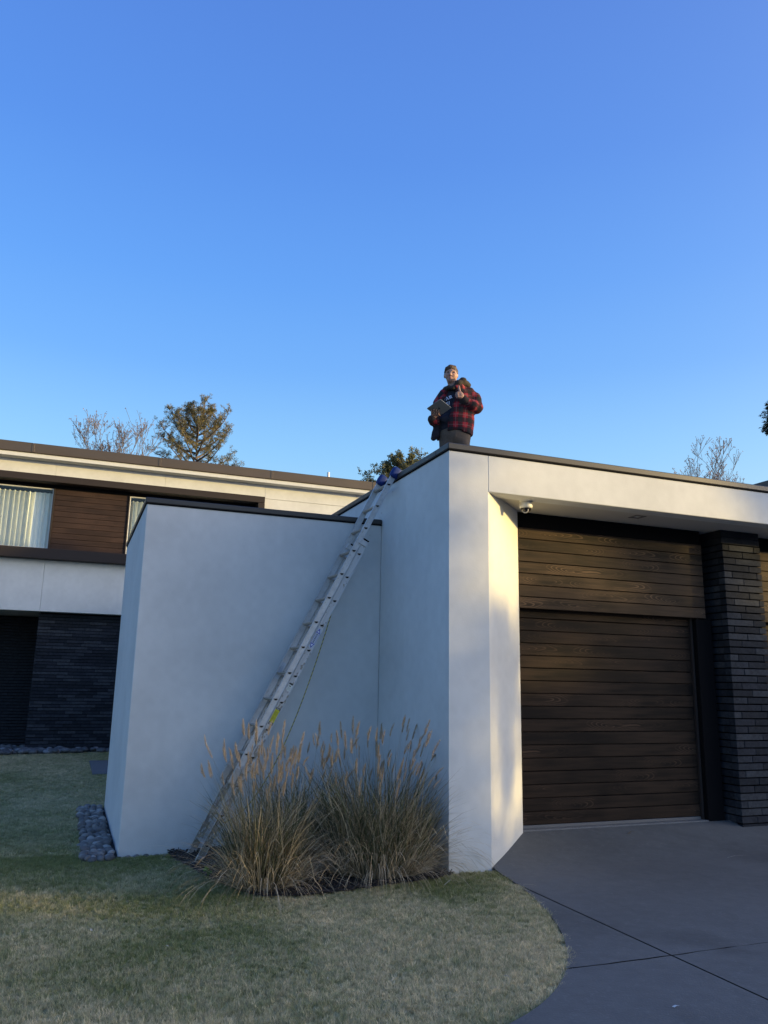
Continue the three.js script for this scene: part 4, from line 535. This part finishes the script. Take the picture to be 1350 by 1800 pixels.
{
  const P = [4.33, 3.95, -8.73], t = thing('person', 'person in red plaid jacket on the garage roof giving a thumbs up', 'person', P, Math.atan2(-P[0], -P[2]));
  const cloth = (rough = 0.95) => std({ vertexColors: true, roughness: rough });
  // --- skin: head, neck, hands, slim trunk and limbs inside the clothes
  const hx = -0.042, skull = ellipsoid([hx, 1.705, -0.012], [0.080, 0.097, 0.098]), jaw = chain([[hx, 1.66, 0.03, 0.066], [hx - 0.006, 1.605, 0.045, 0.048]], 0.03), cheeks = union(0.02, ellipsoid([hx - 0.036, 1.648, 0.058], [0.032, 0.034, 0.03]), ellipsoid([hx + 0.034, 1.648, 0.058], [0.032, 0.034, 0.03]));
  const nose = chain([[hx - 0.006, 1.692, 0.082, 0.009], [hx - 0.010, 1.655, 0.108, 0.015]], 0.01), nostr = union(0.006, ellipsoid([hx - 0.022, 1.650, 0.094], [0.011, 0.009, 0.012]), ellipsoid([hx + 0.004, 1.650, 0.095], [0.011, 0.009, 0.012]));
  const brow = union(0.01, chain([[hx - 0.052, 1.706, 0.066, 0.010], [hx - 0.014, 1.708, 0.085, 0.010]]), chain([[hx + 0.012, 1.708, 0.085, 0.010], [hx + 0.048, 1.706, 0.068, 0.010]]));
  const lips = union(0.004, chain([[hx - 0.030, 1.617, 0.080, 0.006], [hx - 0.008, 1.621, 0.090, 0.0085], [hx + 0.016, 1.618, 0.083, 0.006]]), chain([[hx - 0.026, 1.612, 0.080, 0.006], [hx - 0.008, 1.607, 0.088, 0.009], [hx + 0.014, 1.612, 0.082, 0.006]]));
  const ears = union(0.01, ellipsoid([hx - 0.082, 1.678, -0.008], [0.013, 0.032, 0.02]), ellipsoid([hx + 0.080, 1.678, -0.008], [0.013, 0.032, 0.02]));
  const eyeL = [hx - 0.034, 1.687, 0.074], eyeR = [hx + 0.026, 1.687, 0.076], socket = union(0.01, ellipsoid(eyeL, [0.020, 0.011, 0.022]), ellipsoid(eyeR, [0.020, 0.011, 0.022])), eyes = union(0.001, ellipsoid([eyeL[0], eyeL[1] - 0.001, 0.064], [0.015, 0.011, 0.013]), ellipsoid([eyeR[0], eyeR[1] - 0.001, 0.066], [0.015, 0.011, 0.013]));
  const neck = chain([[0.0, 1.44, -0.01, 0.068], [-0.03, 1.60, -0.012, 0.060]], 0.02);
  const head = (x, y, z) => { let d = smin(skull(x, y, z), jaw(x, y, z), 0.05); d = smin(d, cheeks(x, y, z), 0.025); d = smin(d, neck(x, y, z), 0.03); d = smin(d, brow(x, y, z), 0.012); d = smax(d, -socket(x, y, z), 0.012); d = smin(d, nose(x, y, z), 0.014); d = smin(d, nostr(x, y, z), 0.008); d = smin(d, lips(x, y, z), 0.006); d = smin(d, ears(x, y, z), 0.01); return Math.min(d, eyes(x, y, z)); };
  const skinC = (x, y, z) => { const n = 0.9 + 0.2 * N0(x * 60 + 20, y * 60 + z * 30); let c = [0.38 * n, 0.215 * n, 0.155 * n]; if (y > 1.5) { if (lips(x, y, z) < 0.001) c = [0.33, 0.14, 0.12]; if (eyes(x, y, z) < 0.002) { const e = Math.hypot(x - (x < hx - 0.004 ? eyeL[0] : eyeR[0]), y - eyeL[1] + 0.001); c = e < 0.0075 ? [0.03, 0.022, 0.018] : [0.5, 0.47, 0.45]; } if (brow(x, y, z) < 0.0005 && y > 1.701) c = [0.11, 0.065, 0.04]; const ck = Math.exp(-(Math.pow((x - hx - 0.036) / 0.022, 2) + Math.pow((y - 1.645) / 0.022, 2))) + Math.exp(-(Math.pow((x - hx + 0.04) / 0.022, 2) + Math.pow((y - 1.645) / 0.022, 2))); c = [c[0] * (1 + 0.06 * ck), c[1] * (1 - 0.12 * ck), c[2] * (1 - 0.1 * ck)]; } return c; };
  // left hand: thumb up, fingers curled across towards the chest
  const W1 = [0.115, 1.282, 0.20], fist = []; const ys = [1.344, 1.324, 1.305, 1.287], rr = [0.0115, 0.012, 0.0115, 0.0098], fl = [0.004, 0, 0.003, 0.009];
  fist.push(chain([[...W1, 0.028], [0.09, 1.305, 0.225, 0.030], [0.083, 1.32, 0.232, 0.030]], 0.02), ellipsoid([0.080, 1.316, 0.232], [0.030, 0.040, 0.026]));
  const lf = ys.map((y, i) => chain([[0.085, y, 0.252, rr[i] + 0.001], [0.040 + fl[i], y - 0.002, 0.266, rr[i]], [0.024 + fl[i], y - 0.003, 0.244, rr[i] - 0.0005], [0.048 + fl[i], y - 0.003, 0.226, rr[i] - 0.0015]], 0.006));
  const thumb = chain([[0.098, 1.325, 0.222, 0.018], [0.075, 1.352, 0.236, 0.0155], [0.062, 1.394, 0.242, 0.0135], [0.060, 1.436, 0.234, 0.0115]], 0.008);
  const handL = (x, y, z) => { let d = smin(fist[0](x, y, z), fist[1](x, y, z), 0.025), e = lf[0](x, y, z); for (let i = 1; i < 4; i++) e = Math.min(e, lf[i](x, y, z)); d = smin(d, e, 0.008); return smin(d, thumb(x, y, z), 0.012); };
  // tablet plane
  const TC = V(-0.190, 1.120, 0.315), e1 = V(0.175, 0.062, 0.165).normalize(), e2r = V(0.145, -0.075, -0.125), e2 = e2r.clone().addScaledVector(e1, -e2r.dot(e1)).normalize(), en = V().crossVectors(e2, e1).normalize(); if (en.z < 0) en.negate();
  const onTab = (a, b, c) => TC.clone().addScaledVector(e1, a).addScaledVector(e2, b).addScaledVector(en, c).toArray();
  // right hand: palm under the near left corner, four fingers spread over the back of the tablet, thumb on the screen side
  const Wr = [-0.284, 1.030, 0.195], palmC = onTab(-0.130, 0.055, -0.012), palm = union(0.03, chain([[...Wr, 0.027], [...palmC, 0.030]], 0.02), ellipsoid(palmC, [0.034, 0.036, 0.028]));
  const rf = [[-0.118, -0.012, 0.03], [-0.094, 0.004, 0.036], [-0.070, 0.022, 0.034], [-0.050, 0.042, 0.024]].map(([a, b, l], i) => { const k0 = onTab(-0.128 + i * 0.016, 0.030 + i * 0.018, 0.010), k1 = onTab(a - 0.012, b + 0.012, 0.024), k2 = onTab(a + l * 0.55, b - l * 0.5, 0.0175), k3 = onTab(a + l, b - l, 0.0145); const q = 0.0108 - (i === 3 ? 0.0018 : 0); return chain([[...k0, q + 0.002], [...k1, q + 0.0005], [...k2, q], [...k3, q - 0.0015]], 0.006); });
  const thR = chain([[...onTab(-0.135, 0.02, -0.014), 0.014], [...onTab(-0.115, -0.012, -0.018), 0.0125], [...onTab(-0.082, -0.028, -0.0155), 0.0105]], 0.006);
  const handR = (x, y, z) => { let d = palm(x, y, z), e = rf[0](x, y, z); for (let i = 1; i < 4; i++) e = Math.min(e, rf[i](x, y, z)); d = smin(d, e, 0.008); return smin(d, thR(x, y, z), 0.008); };
  const inner = union(0.03, chain([[0.02, 0.95, 0, 0.10], [0.03, 1.25, 0, 0.11], [0.01, 1.46, -0.01, 0.06]], 0.04), chain([[0.16, 1.40, 0, 0.05], [0.26, 1.23, 0.03, 0.042], [...W1, 0.026]], 0.02), chain([[-0.12, 1.40, 0, 0.05], [-0.225, 1.10, 0.04, 0.042], [...Wr, 0.026]], 0.02), chain([[0.09, 0.88, 0, 0.07], [0.10, 0.48, 0.01, 0.05], [0.11, 0.10, -0.02, 0.038]], 0.02), chain([[-0.08, 0.88, 0, 0.07], [-0.095, 0.48, 0.01, 0.05], [-0.11, 0.10, -0.02, 0.038]], 0.02));
  const bodyG = mergeGeometries([surfaceNet(inner, [-0.36, 0.02, -0.16], [0.36, 1.5, 0.3], 0.014, skinC), surfaceNet(head, [hx - 0.115, 1.46, -0.13], [hx + 0.115, 1.83, 0.145], 0.0042, skinC), surfaceNet(handL, [0.0, 1.24, 0.15], [0.15, 1.46, 0.30], 0.0032, skinC), surfaceNet(handR, [-0.42, 0.96, 0.14], [-0.12, 1.26, 0.42], 0.0036, skinC)]);
  part('body', bodyG, std({ vertexColors: true, roughness: 0.55 }), t);
  { const r = new THREE.TorusGeometry(0.0125, 0.002, 6, 16), c = V(...onTab(-0.09, 0.012, 0.022)); r.applyQuaternion(new THREE.Quaternion().setFromUnitVectors(V(0, 0, 1), V(0.6, -0.7, -0.1).normalize())); r.translate(c.x, c.y, c.z); part('ring', r, std({ color: rgb(0.8, 0.75, 0.6), metalness: 1, roughness: 0.2 }), t); }
  // --- hair: short at the sides, swept over the forehead
  const cap = ellipsoid([hx + 0.002, 1.722, -0.018], [0.091, 0.098, 0.106]), fringe = chain([[hx + 0.050, 1.778, 0.048, 0.018], [hx - 0.01, 1.776, 0.070, 0.019], [hx - 0.055, 1.752, 0.060, 0.017], [hx - 0.078, 1.715, 0.036, 0.010]], 0.03), faceCut = ellipsoid([hx - 0.004, 1.665, 0.095], [0.074, 0.074, 0.085]), under = (x, y, z) => (1.655 + 0.35 * Math.max(0, z + 0.02) - (z < -0.03 ? 0.05 : 0)) - y;
  const hair = (x, y, z) => { let d = smin(smax(smax(cap(x, y, z), -faceCut(x, y, z), 0.01), under(x, y, z), 0.015), fringe(x, y, z), 0.025); return d + 0.006 * (N0(x * 200 + 90, y * 90 + z * 120 + 70) - 0.5); };
  part('hair', surfaceNet(hair, [hx - 0.12, 1.57, -0.15], [hx + 0.12, 1.86, 0.13], 0.0045, (x, y, z) => { const k = N1(x * 300 + 60, y * 60 + z * 80 + 60); return mix3([0.028, 0.015, 0.008], [0.12, 0.062, 0.030], k); }), cloth(0.6), t);
  // --- trunk profile shared by the hoodie and the jacket
  const prof = [[0.74, 0.000, 0.205, 0.150], [0.86, 0.000, 0.228, 0.168], [1.00, 0.004, 0.240, 0.178], [1.18, 0.012, 0.236, 0.176], [1.32, 0.030, 0.222, 0.160], [1.42, 0.045, 0.190, 0.130], [1.49, 0.030, 0.120, 0.095], [1.54, 0.0, 0.085, 0.08]];
  const at = y => { let i = 0; while (i < prof.length - 2 && y > prof[i + 1][0]) i++; const s = clamp((y - prof[i][0]) / (prof[i + 1][0] - prof[i][0])); const u = s * s * (3 - 2 * s); return [1, 2, 3].map(k => mix(prof[i][k], prof[i + 1][k], u)); };
  const trunk = (grow, ylo, yhi) => (x, y, z) => { const [c, a, b] = at(y), m = Math.min(a, b) + grow, q = Math.hypot((x - c) / (a + grow), (z - 0.0) / (b + grow)); return smax(smax((q - 1) * m, ylo(x, z) - y, 0.02), y - yhi, 0.03); };
  const wr = (x, y, z) => 0.012 * (N0(x * 9 + 20, y * 11 + z * 5 + 20) - 0.5) + 0.006 * (N1(x * 22 + 30, y * 26 + z * 12 + 30) - 0.5);
  const hoodieTrunk = trunk(-0.022, () => 0.90, 1.53), pocket = ellipsoid([-0.09, 1.04, 0.135], [0.09, 0.06, 0.028]);
  const hoodie = (x, y, z) => smin(hoodieTrunk(x, y, z), pocket(x, y, z), 0.03) + wr(x, y, z) * 0.8;
  part('hoodie', surfaceNet(hoodie, [-0.28, 0.86, -0.2], [0.3, 1.58, 0.22], 0.0085, (x, y, z) => { const k = 0.8 + 0.4 * N0(x * 90 + 9, y * 90 + 9); return [0.011 * k, 0.012 * k, 0.022 * k]; }), cloth(), t);
  // hood bunched round the neck, thicker on his left
  const hoodF = union(0.03, chain([[-0.115, 1.475, 0.045, 0.030], [-0.075, 1.475, 0.095, 0.026], [-0.02, 1.455, 0.13, 0.024]], 0.02), chain([[0.0, 1.47, 0.125, 0.026], [0.05, 1.525, 0.110, 0.038], [0.105, 1.565, 0.065, 0.048], [0.155, 1.55, -0.01, 0.050], [0.12, 1.53, -0.09, 0.052], [0.02, 1.53, -0.13, 0.055], [-0.07, 1.52, -0.09, 0.045], [-0.11, 1.49, -0.02, 0.035], [-0.115, 1.475, 0.045, 0.03]], 0.03));
  part('hood', surfaceNet((x, y, z) => hoodF(x, y, z) + 1.2 * wr(x * 1.6, y * 1.6, z * 1.6), [-0.2, 1.36, -0.22], [0.26, 1.64, 0.19], 0.0075, (x, y, z) => { const k = 0.6 + 0.9 * N0(x * 110 + 15, y * 110 + z * 60 + 15); return [0.034 * k, 0.026 * k, 0.02 * k]; }), cloth(), t);
  // --- jacket: open over the hoodie, right side hanging low
  const hem = (x, z) => 0.865 + 0.05 * Math.sin(x * 9 + 1) * 0.3 - (x < -0.15 ? 0.075 * smooth(-0.15, -0.24, x) : 0) + (x > 0.1 ? -0.02 : 0);
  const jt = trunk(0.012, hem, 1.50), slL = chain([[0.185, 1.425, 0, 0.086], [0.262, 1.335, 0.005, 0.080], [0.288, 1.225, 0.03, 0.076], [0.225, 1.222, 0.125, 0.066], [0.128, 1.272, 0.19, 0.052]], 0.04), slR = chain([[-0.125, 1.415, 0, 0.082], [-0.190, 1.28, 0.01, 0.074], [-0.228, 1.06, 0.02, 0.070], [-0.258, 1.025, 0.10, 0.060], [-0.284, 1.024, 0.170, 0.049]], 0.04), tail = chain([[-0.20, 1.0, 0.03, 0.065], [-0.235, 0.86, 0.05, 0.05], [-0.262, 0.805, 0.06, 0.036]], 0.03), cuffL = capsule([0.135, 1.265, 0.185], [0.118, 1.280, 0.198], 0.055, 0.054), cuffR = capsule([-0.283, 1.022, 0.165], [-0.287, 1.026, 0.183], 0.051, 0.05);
  const open = (x, y, z) => { const xr = mix(-0.085, 0.01, smooth(0.9, 1.42, y)), xl = mix(-0.20, -0.13, smooth(0.9, 1.45, y)); return Math.max(x - xr, xl - x, 0.05 - z); };
  const collar = chain([[0.02, 1.47, 0.135, 0.02], [0.085, 1.485, 0.105, 0.028], [0.135, 1.475, 0.04, 0.03]], 0.02);
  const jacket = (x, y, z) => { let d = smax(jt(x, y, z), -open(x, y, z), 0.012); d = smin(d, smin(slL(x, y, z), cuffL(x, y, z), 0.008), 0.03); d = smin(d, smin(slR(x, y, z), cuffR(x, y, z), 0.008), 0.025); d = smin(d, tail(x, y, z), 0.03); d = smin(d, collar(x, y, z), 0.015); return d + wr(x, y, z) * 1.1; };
  const check = (u, v) => { const f = (q) => { const s = ((q % 1) + 1) % 1; return s < 0.5 ? 1 : 0; }; const a = f(u / 0.135), b = f(v / 0.135); let c = a && b ? [0.27, 0.010, 0.020] : (a || b) ? [0.055, 0.005, 0.009] : [0.009, 0.009, 0.012]; const ln = q => { const s = ((q / 0.135 + 0.25) % 1 + 1) % 1; return Math.abs(s - 0.5) < 0.03; }; if (ln(u) || ln(v)) c = mix3(c, [0.30, 0.28, 0.25], 0.22); return c; };
  const jc = (x, y, z) => { const dl = slL(x, y, z), dr = slR(x, y, z), dt = jt(x, y, z); let u, v; if (dl < dt - 0.004) { const upper = y > 1.25 && x > 0.23 || z < 0.06; if (upper) { u = Math.atan2(z, x - 0.26) * 0.085 + 0.03; v = y; } else { u = Math.atan2(y - 1.24 - (0.2 - z) * -0.3, 0.05) * 0.09; v = z * 1.15 + (0.29 - x) * 0.6; } } else if (dr < dt - 0.004) { u = Math.atan2(z - 0.02, x + 0.2) * 0.08; v = y + z * 0.8; } else { const [c] = at(y); u = Math.atan2(x - c, z) * 0.21 + 0.02; v = y + 0.03; } const k = 0.8 + 0.4 * N0(x * 140 + 3, y * 140 + z * 90 + 3); const c = check(u, v); return [c[0] * k, c[1] * k, c[2] * k]; };
  const jg = surfaceNet(jacket, [-0.37, 0.74, -0.23], [0.40, 1.56, 0.29], 0.0085, (x, y, z) => cuffL(x, y, z) < 0.004 || cuffR(x, y, z) < 0.004 ? [0.03, 0.02, 0.02] : tail(x, y, z) < 0.012 && x < -0.15 ? [0.014, 0.012, 0.018] : jc(x, y, z)); part('jacket', jg, cloth(), t).userData.label = 'open red and black plaid jacket';  // tail is near-black: shade on that side is put into its colour
  // white print on the chest, laid on the hoodie's own surface
  { const c = document.createElement('canvas'); c.width = 512; c.height = 512; const q = c.getContext('2d'); q.clearRect(0, 0, 512, 512); q.fillStyle = '#d9dcea'; q.font = 'bold 190px serif'; q.textBaseline = 'middle'; q.save(); q.translate(30, 200); q.rotate(-0.28); q.fillText('VAR', 0, 0); q.restore(); q.save(); q.translate(40, 410); q.rotate(-0.22); q.font = 'italic 170px serif'; q.fillText('OJll', 0, 0); q.restore();
    const tx = new THREE.CanvasTexture(c); tx.colorSpace = THREE.SRGBColorSpace; const n = 14, g = new THREE.PlaneGeometry(1, 1, n, n), p = g.attributes.position; for (let i = 0; i < p.count; i++) { const x = -0.168 + (p.getX(i) + 0.5) * 0.17, y = 1.195 + (p.getY(i) + 0.5) * 0.175; let z = 0.3; for (let k = 0; k < 90 && z > 0.06; k++) { const d = hoodie(x, y, z); if (d < 0.0006) break; z -= Math.max(d * 0.6, 0.0005); } p.setXYZ(i, x, y, Math.max(z, 0.06) + 0.003); } g.computeVertexNormals(); part('chest_print', g, std({ map: tx, transparent: true, roughness: 0.8 }), t); }
  // --- trousers and boots
  const tr = union(0.05, chain([[0.0, 0.93, -0.005, 0.15], [0.0, 0.86, -0.005, 0.16]], 0.05), ellipsoid([0.005, 0.88, -0.01], [0.20, 0.14, 0.155]), chain([[0.098, 0.82, 0, 0.105], [0.108, 0.5, 0.012, 0.082], [0.115, 0.10, -0.02, 0.066]], 0.04), chain([[-0.09, 0.82, 0, 0.105], [-0.105, 0.5, 0.012, 0.082], [-0.115, 0.10, -0.02, 0.066]], 0.04));
  const pk = chain([[0.085, 0.905, 0.14, 0.004], [0.155, 0.80, 0.09, 0.004]], 0.01), fly = chain([[0.01, 0.93, 0.165, 0.004], [0.012, 0.8, 0.155, 0.005]], 0.01);
  part('trousers', surfaceNet((x, y, z) => smax(smax(smin(smin(tr(x, y, z), pk(x, y, z), 0.012), fly(x, y, z), 0.012), 0.055 - y, 0.01), y - 0.985, 0.01) + wr(x, y, z) * 0.9, [-0.26, 0.03, -0.2], [0.26, 1.02, 0.2], 0.0115, (x, y, z) => { const k = 0.85 + 0.3 * N0(x * 80 + 5, y * 80 + z * 40 + 5); return [0.098 * k, 0.074 * k, 0.057 * k]; }), cloth(), t);
  for (const s of [-1, 1]) { const x0 = s * 0.122, f = union(0.03, chain([[x0, 0.055, -0.06, 0.046], [x0 + s * 0.02, 0.045, 0.12, 0.042]], 0.02), chain([[x0, 0.13, -0.03, 0.05], [x0, 0.05, -0.02, 0.05]], 0.02)); part('shoe', surfaceNet((x, y, z) => smax(f(x, y, z), 0.004 - y, 0.004), [x0 - 0.09, -0.01, -0.13], [x0 + 0.09, 0.2, 0.19], 0.009, () => [0.03, 0.025, 0.02]), cloth(0.6), t); }
  // --- the tablet he holds, its back to the viewer
  const tab = thing('tablet', 'grey tablet held low in one hand by the person on the roof', 'tablet'); t.updateMatrixWorld(true);
  const bm = new THREE.Matrix4().makeBasis(e1, e2.clone(), V().crossVectors(e1, e2)); const loc = bm.clone().setPosition(TC); tab.applyMatrix4(t.matrixWorld.clone().multiply(loc)); const side = V().crossVectors(e1, e2).dot(en) > 0 ? 1 : -1;
  const slab = (w, h, z0, z1, r) => { const s = new THREE.Shape(); s.moveTo(-w + r, -h); s.lineTo(w - r, -h); s.quadraticCurveTo(w, -h, w, -h + r); s.lineTo(w, h - r); s.quadraticCurveTo(w, h, w - r, h); s.lineTo(-w + r, h); s.quadraticCurveTo(-w, h, -w, h - r); s.lineTo(-w, -h + r); s.quadraticCurveTo(-w, -h, -w + r, -h); return new THREE.ExtrudeGeometry(s, { depth: z1 - z0 - 0.002, bevelEnabled: true, bevelSize: 0.001, bevelThickness: 0.001, bevelSegments: 1 }).translate(0, 0, z0 + 0.001); };
  part('case', slab(0.122, 0.097, -0.0045, 0.0035, 0.011), std({ color: rgb(0.25, 0.245, 0.21), metalness: 0.3, roughness: 0.45 }), tab);
  const scr = part('screen', slab(0.114, 0.089, 0, 0.0015, 0.004), std({ color: rgb(0.012, 0.012, 0.014), roughness: 0.1 }), tab); scr.position.z = side > 0 ? -0.0066 : 0.0045;
  const logo = new THREE.Shape(); logo.absellipse(0, 0, 0.013, 0.014, 0, 6.283, false, 0); const lm = part('back_mark', new THREE.ExtrudeGeometry(logo, { depth: 0.0008, bevelEnabled: false, curveSegments: 14 }), std({ color: rgb(0.03, 0.03, 0.032), roughness: 0.3 }), tab); lm.position.z = side > 0 ? 0.0033 : -0.0051;
}
scene.traverse(o => { if (o.isMesh) { o.castShadow = true; o.receiveShadow = true; } });
renderer.render(scene, camera);
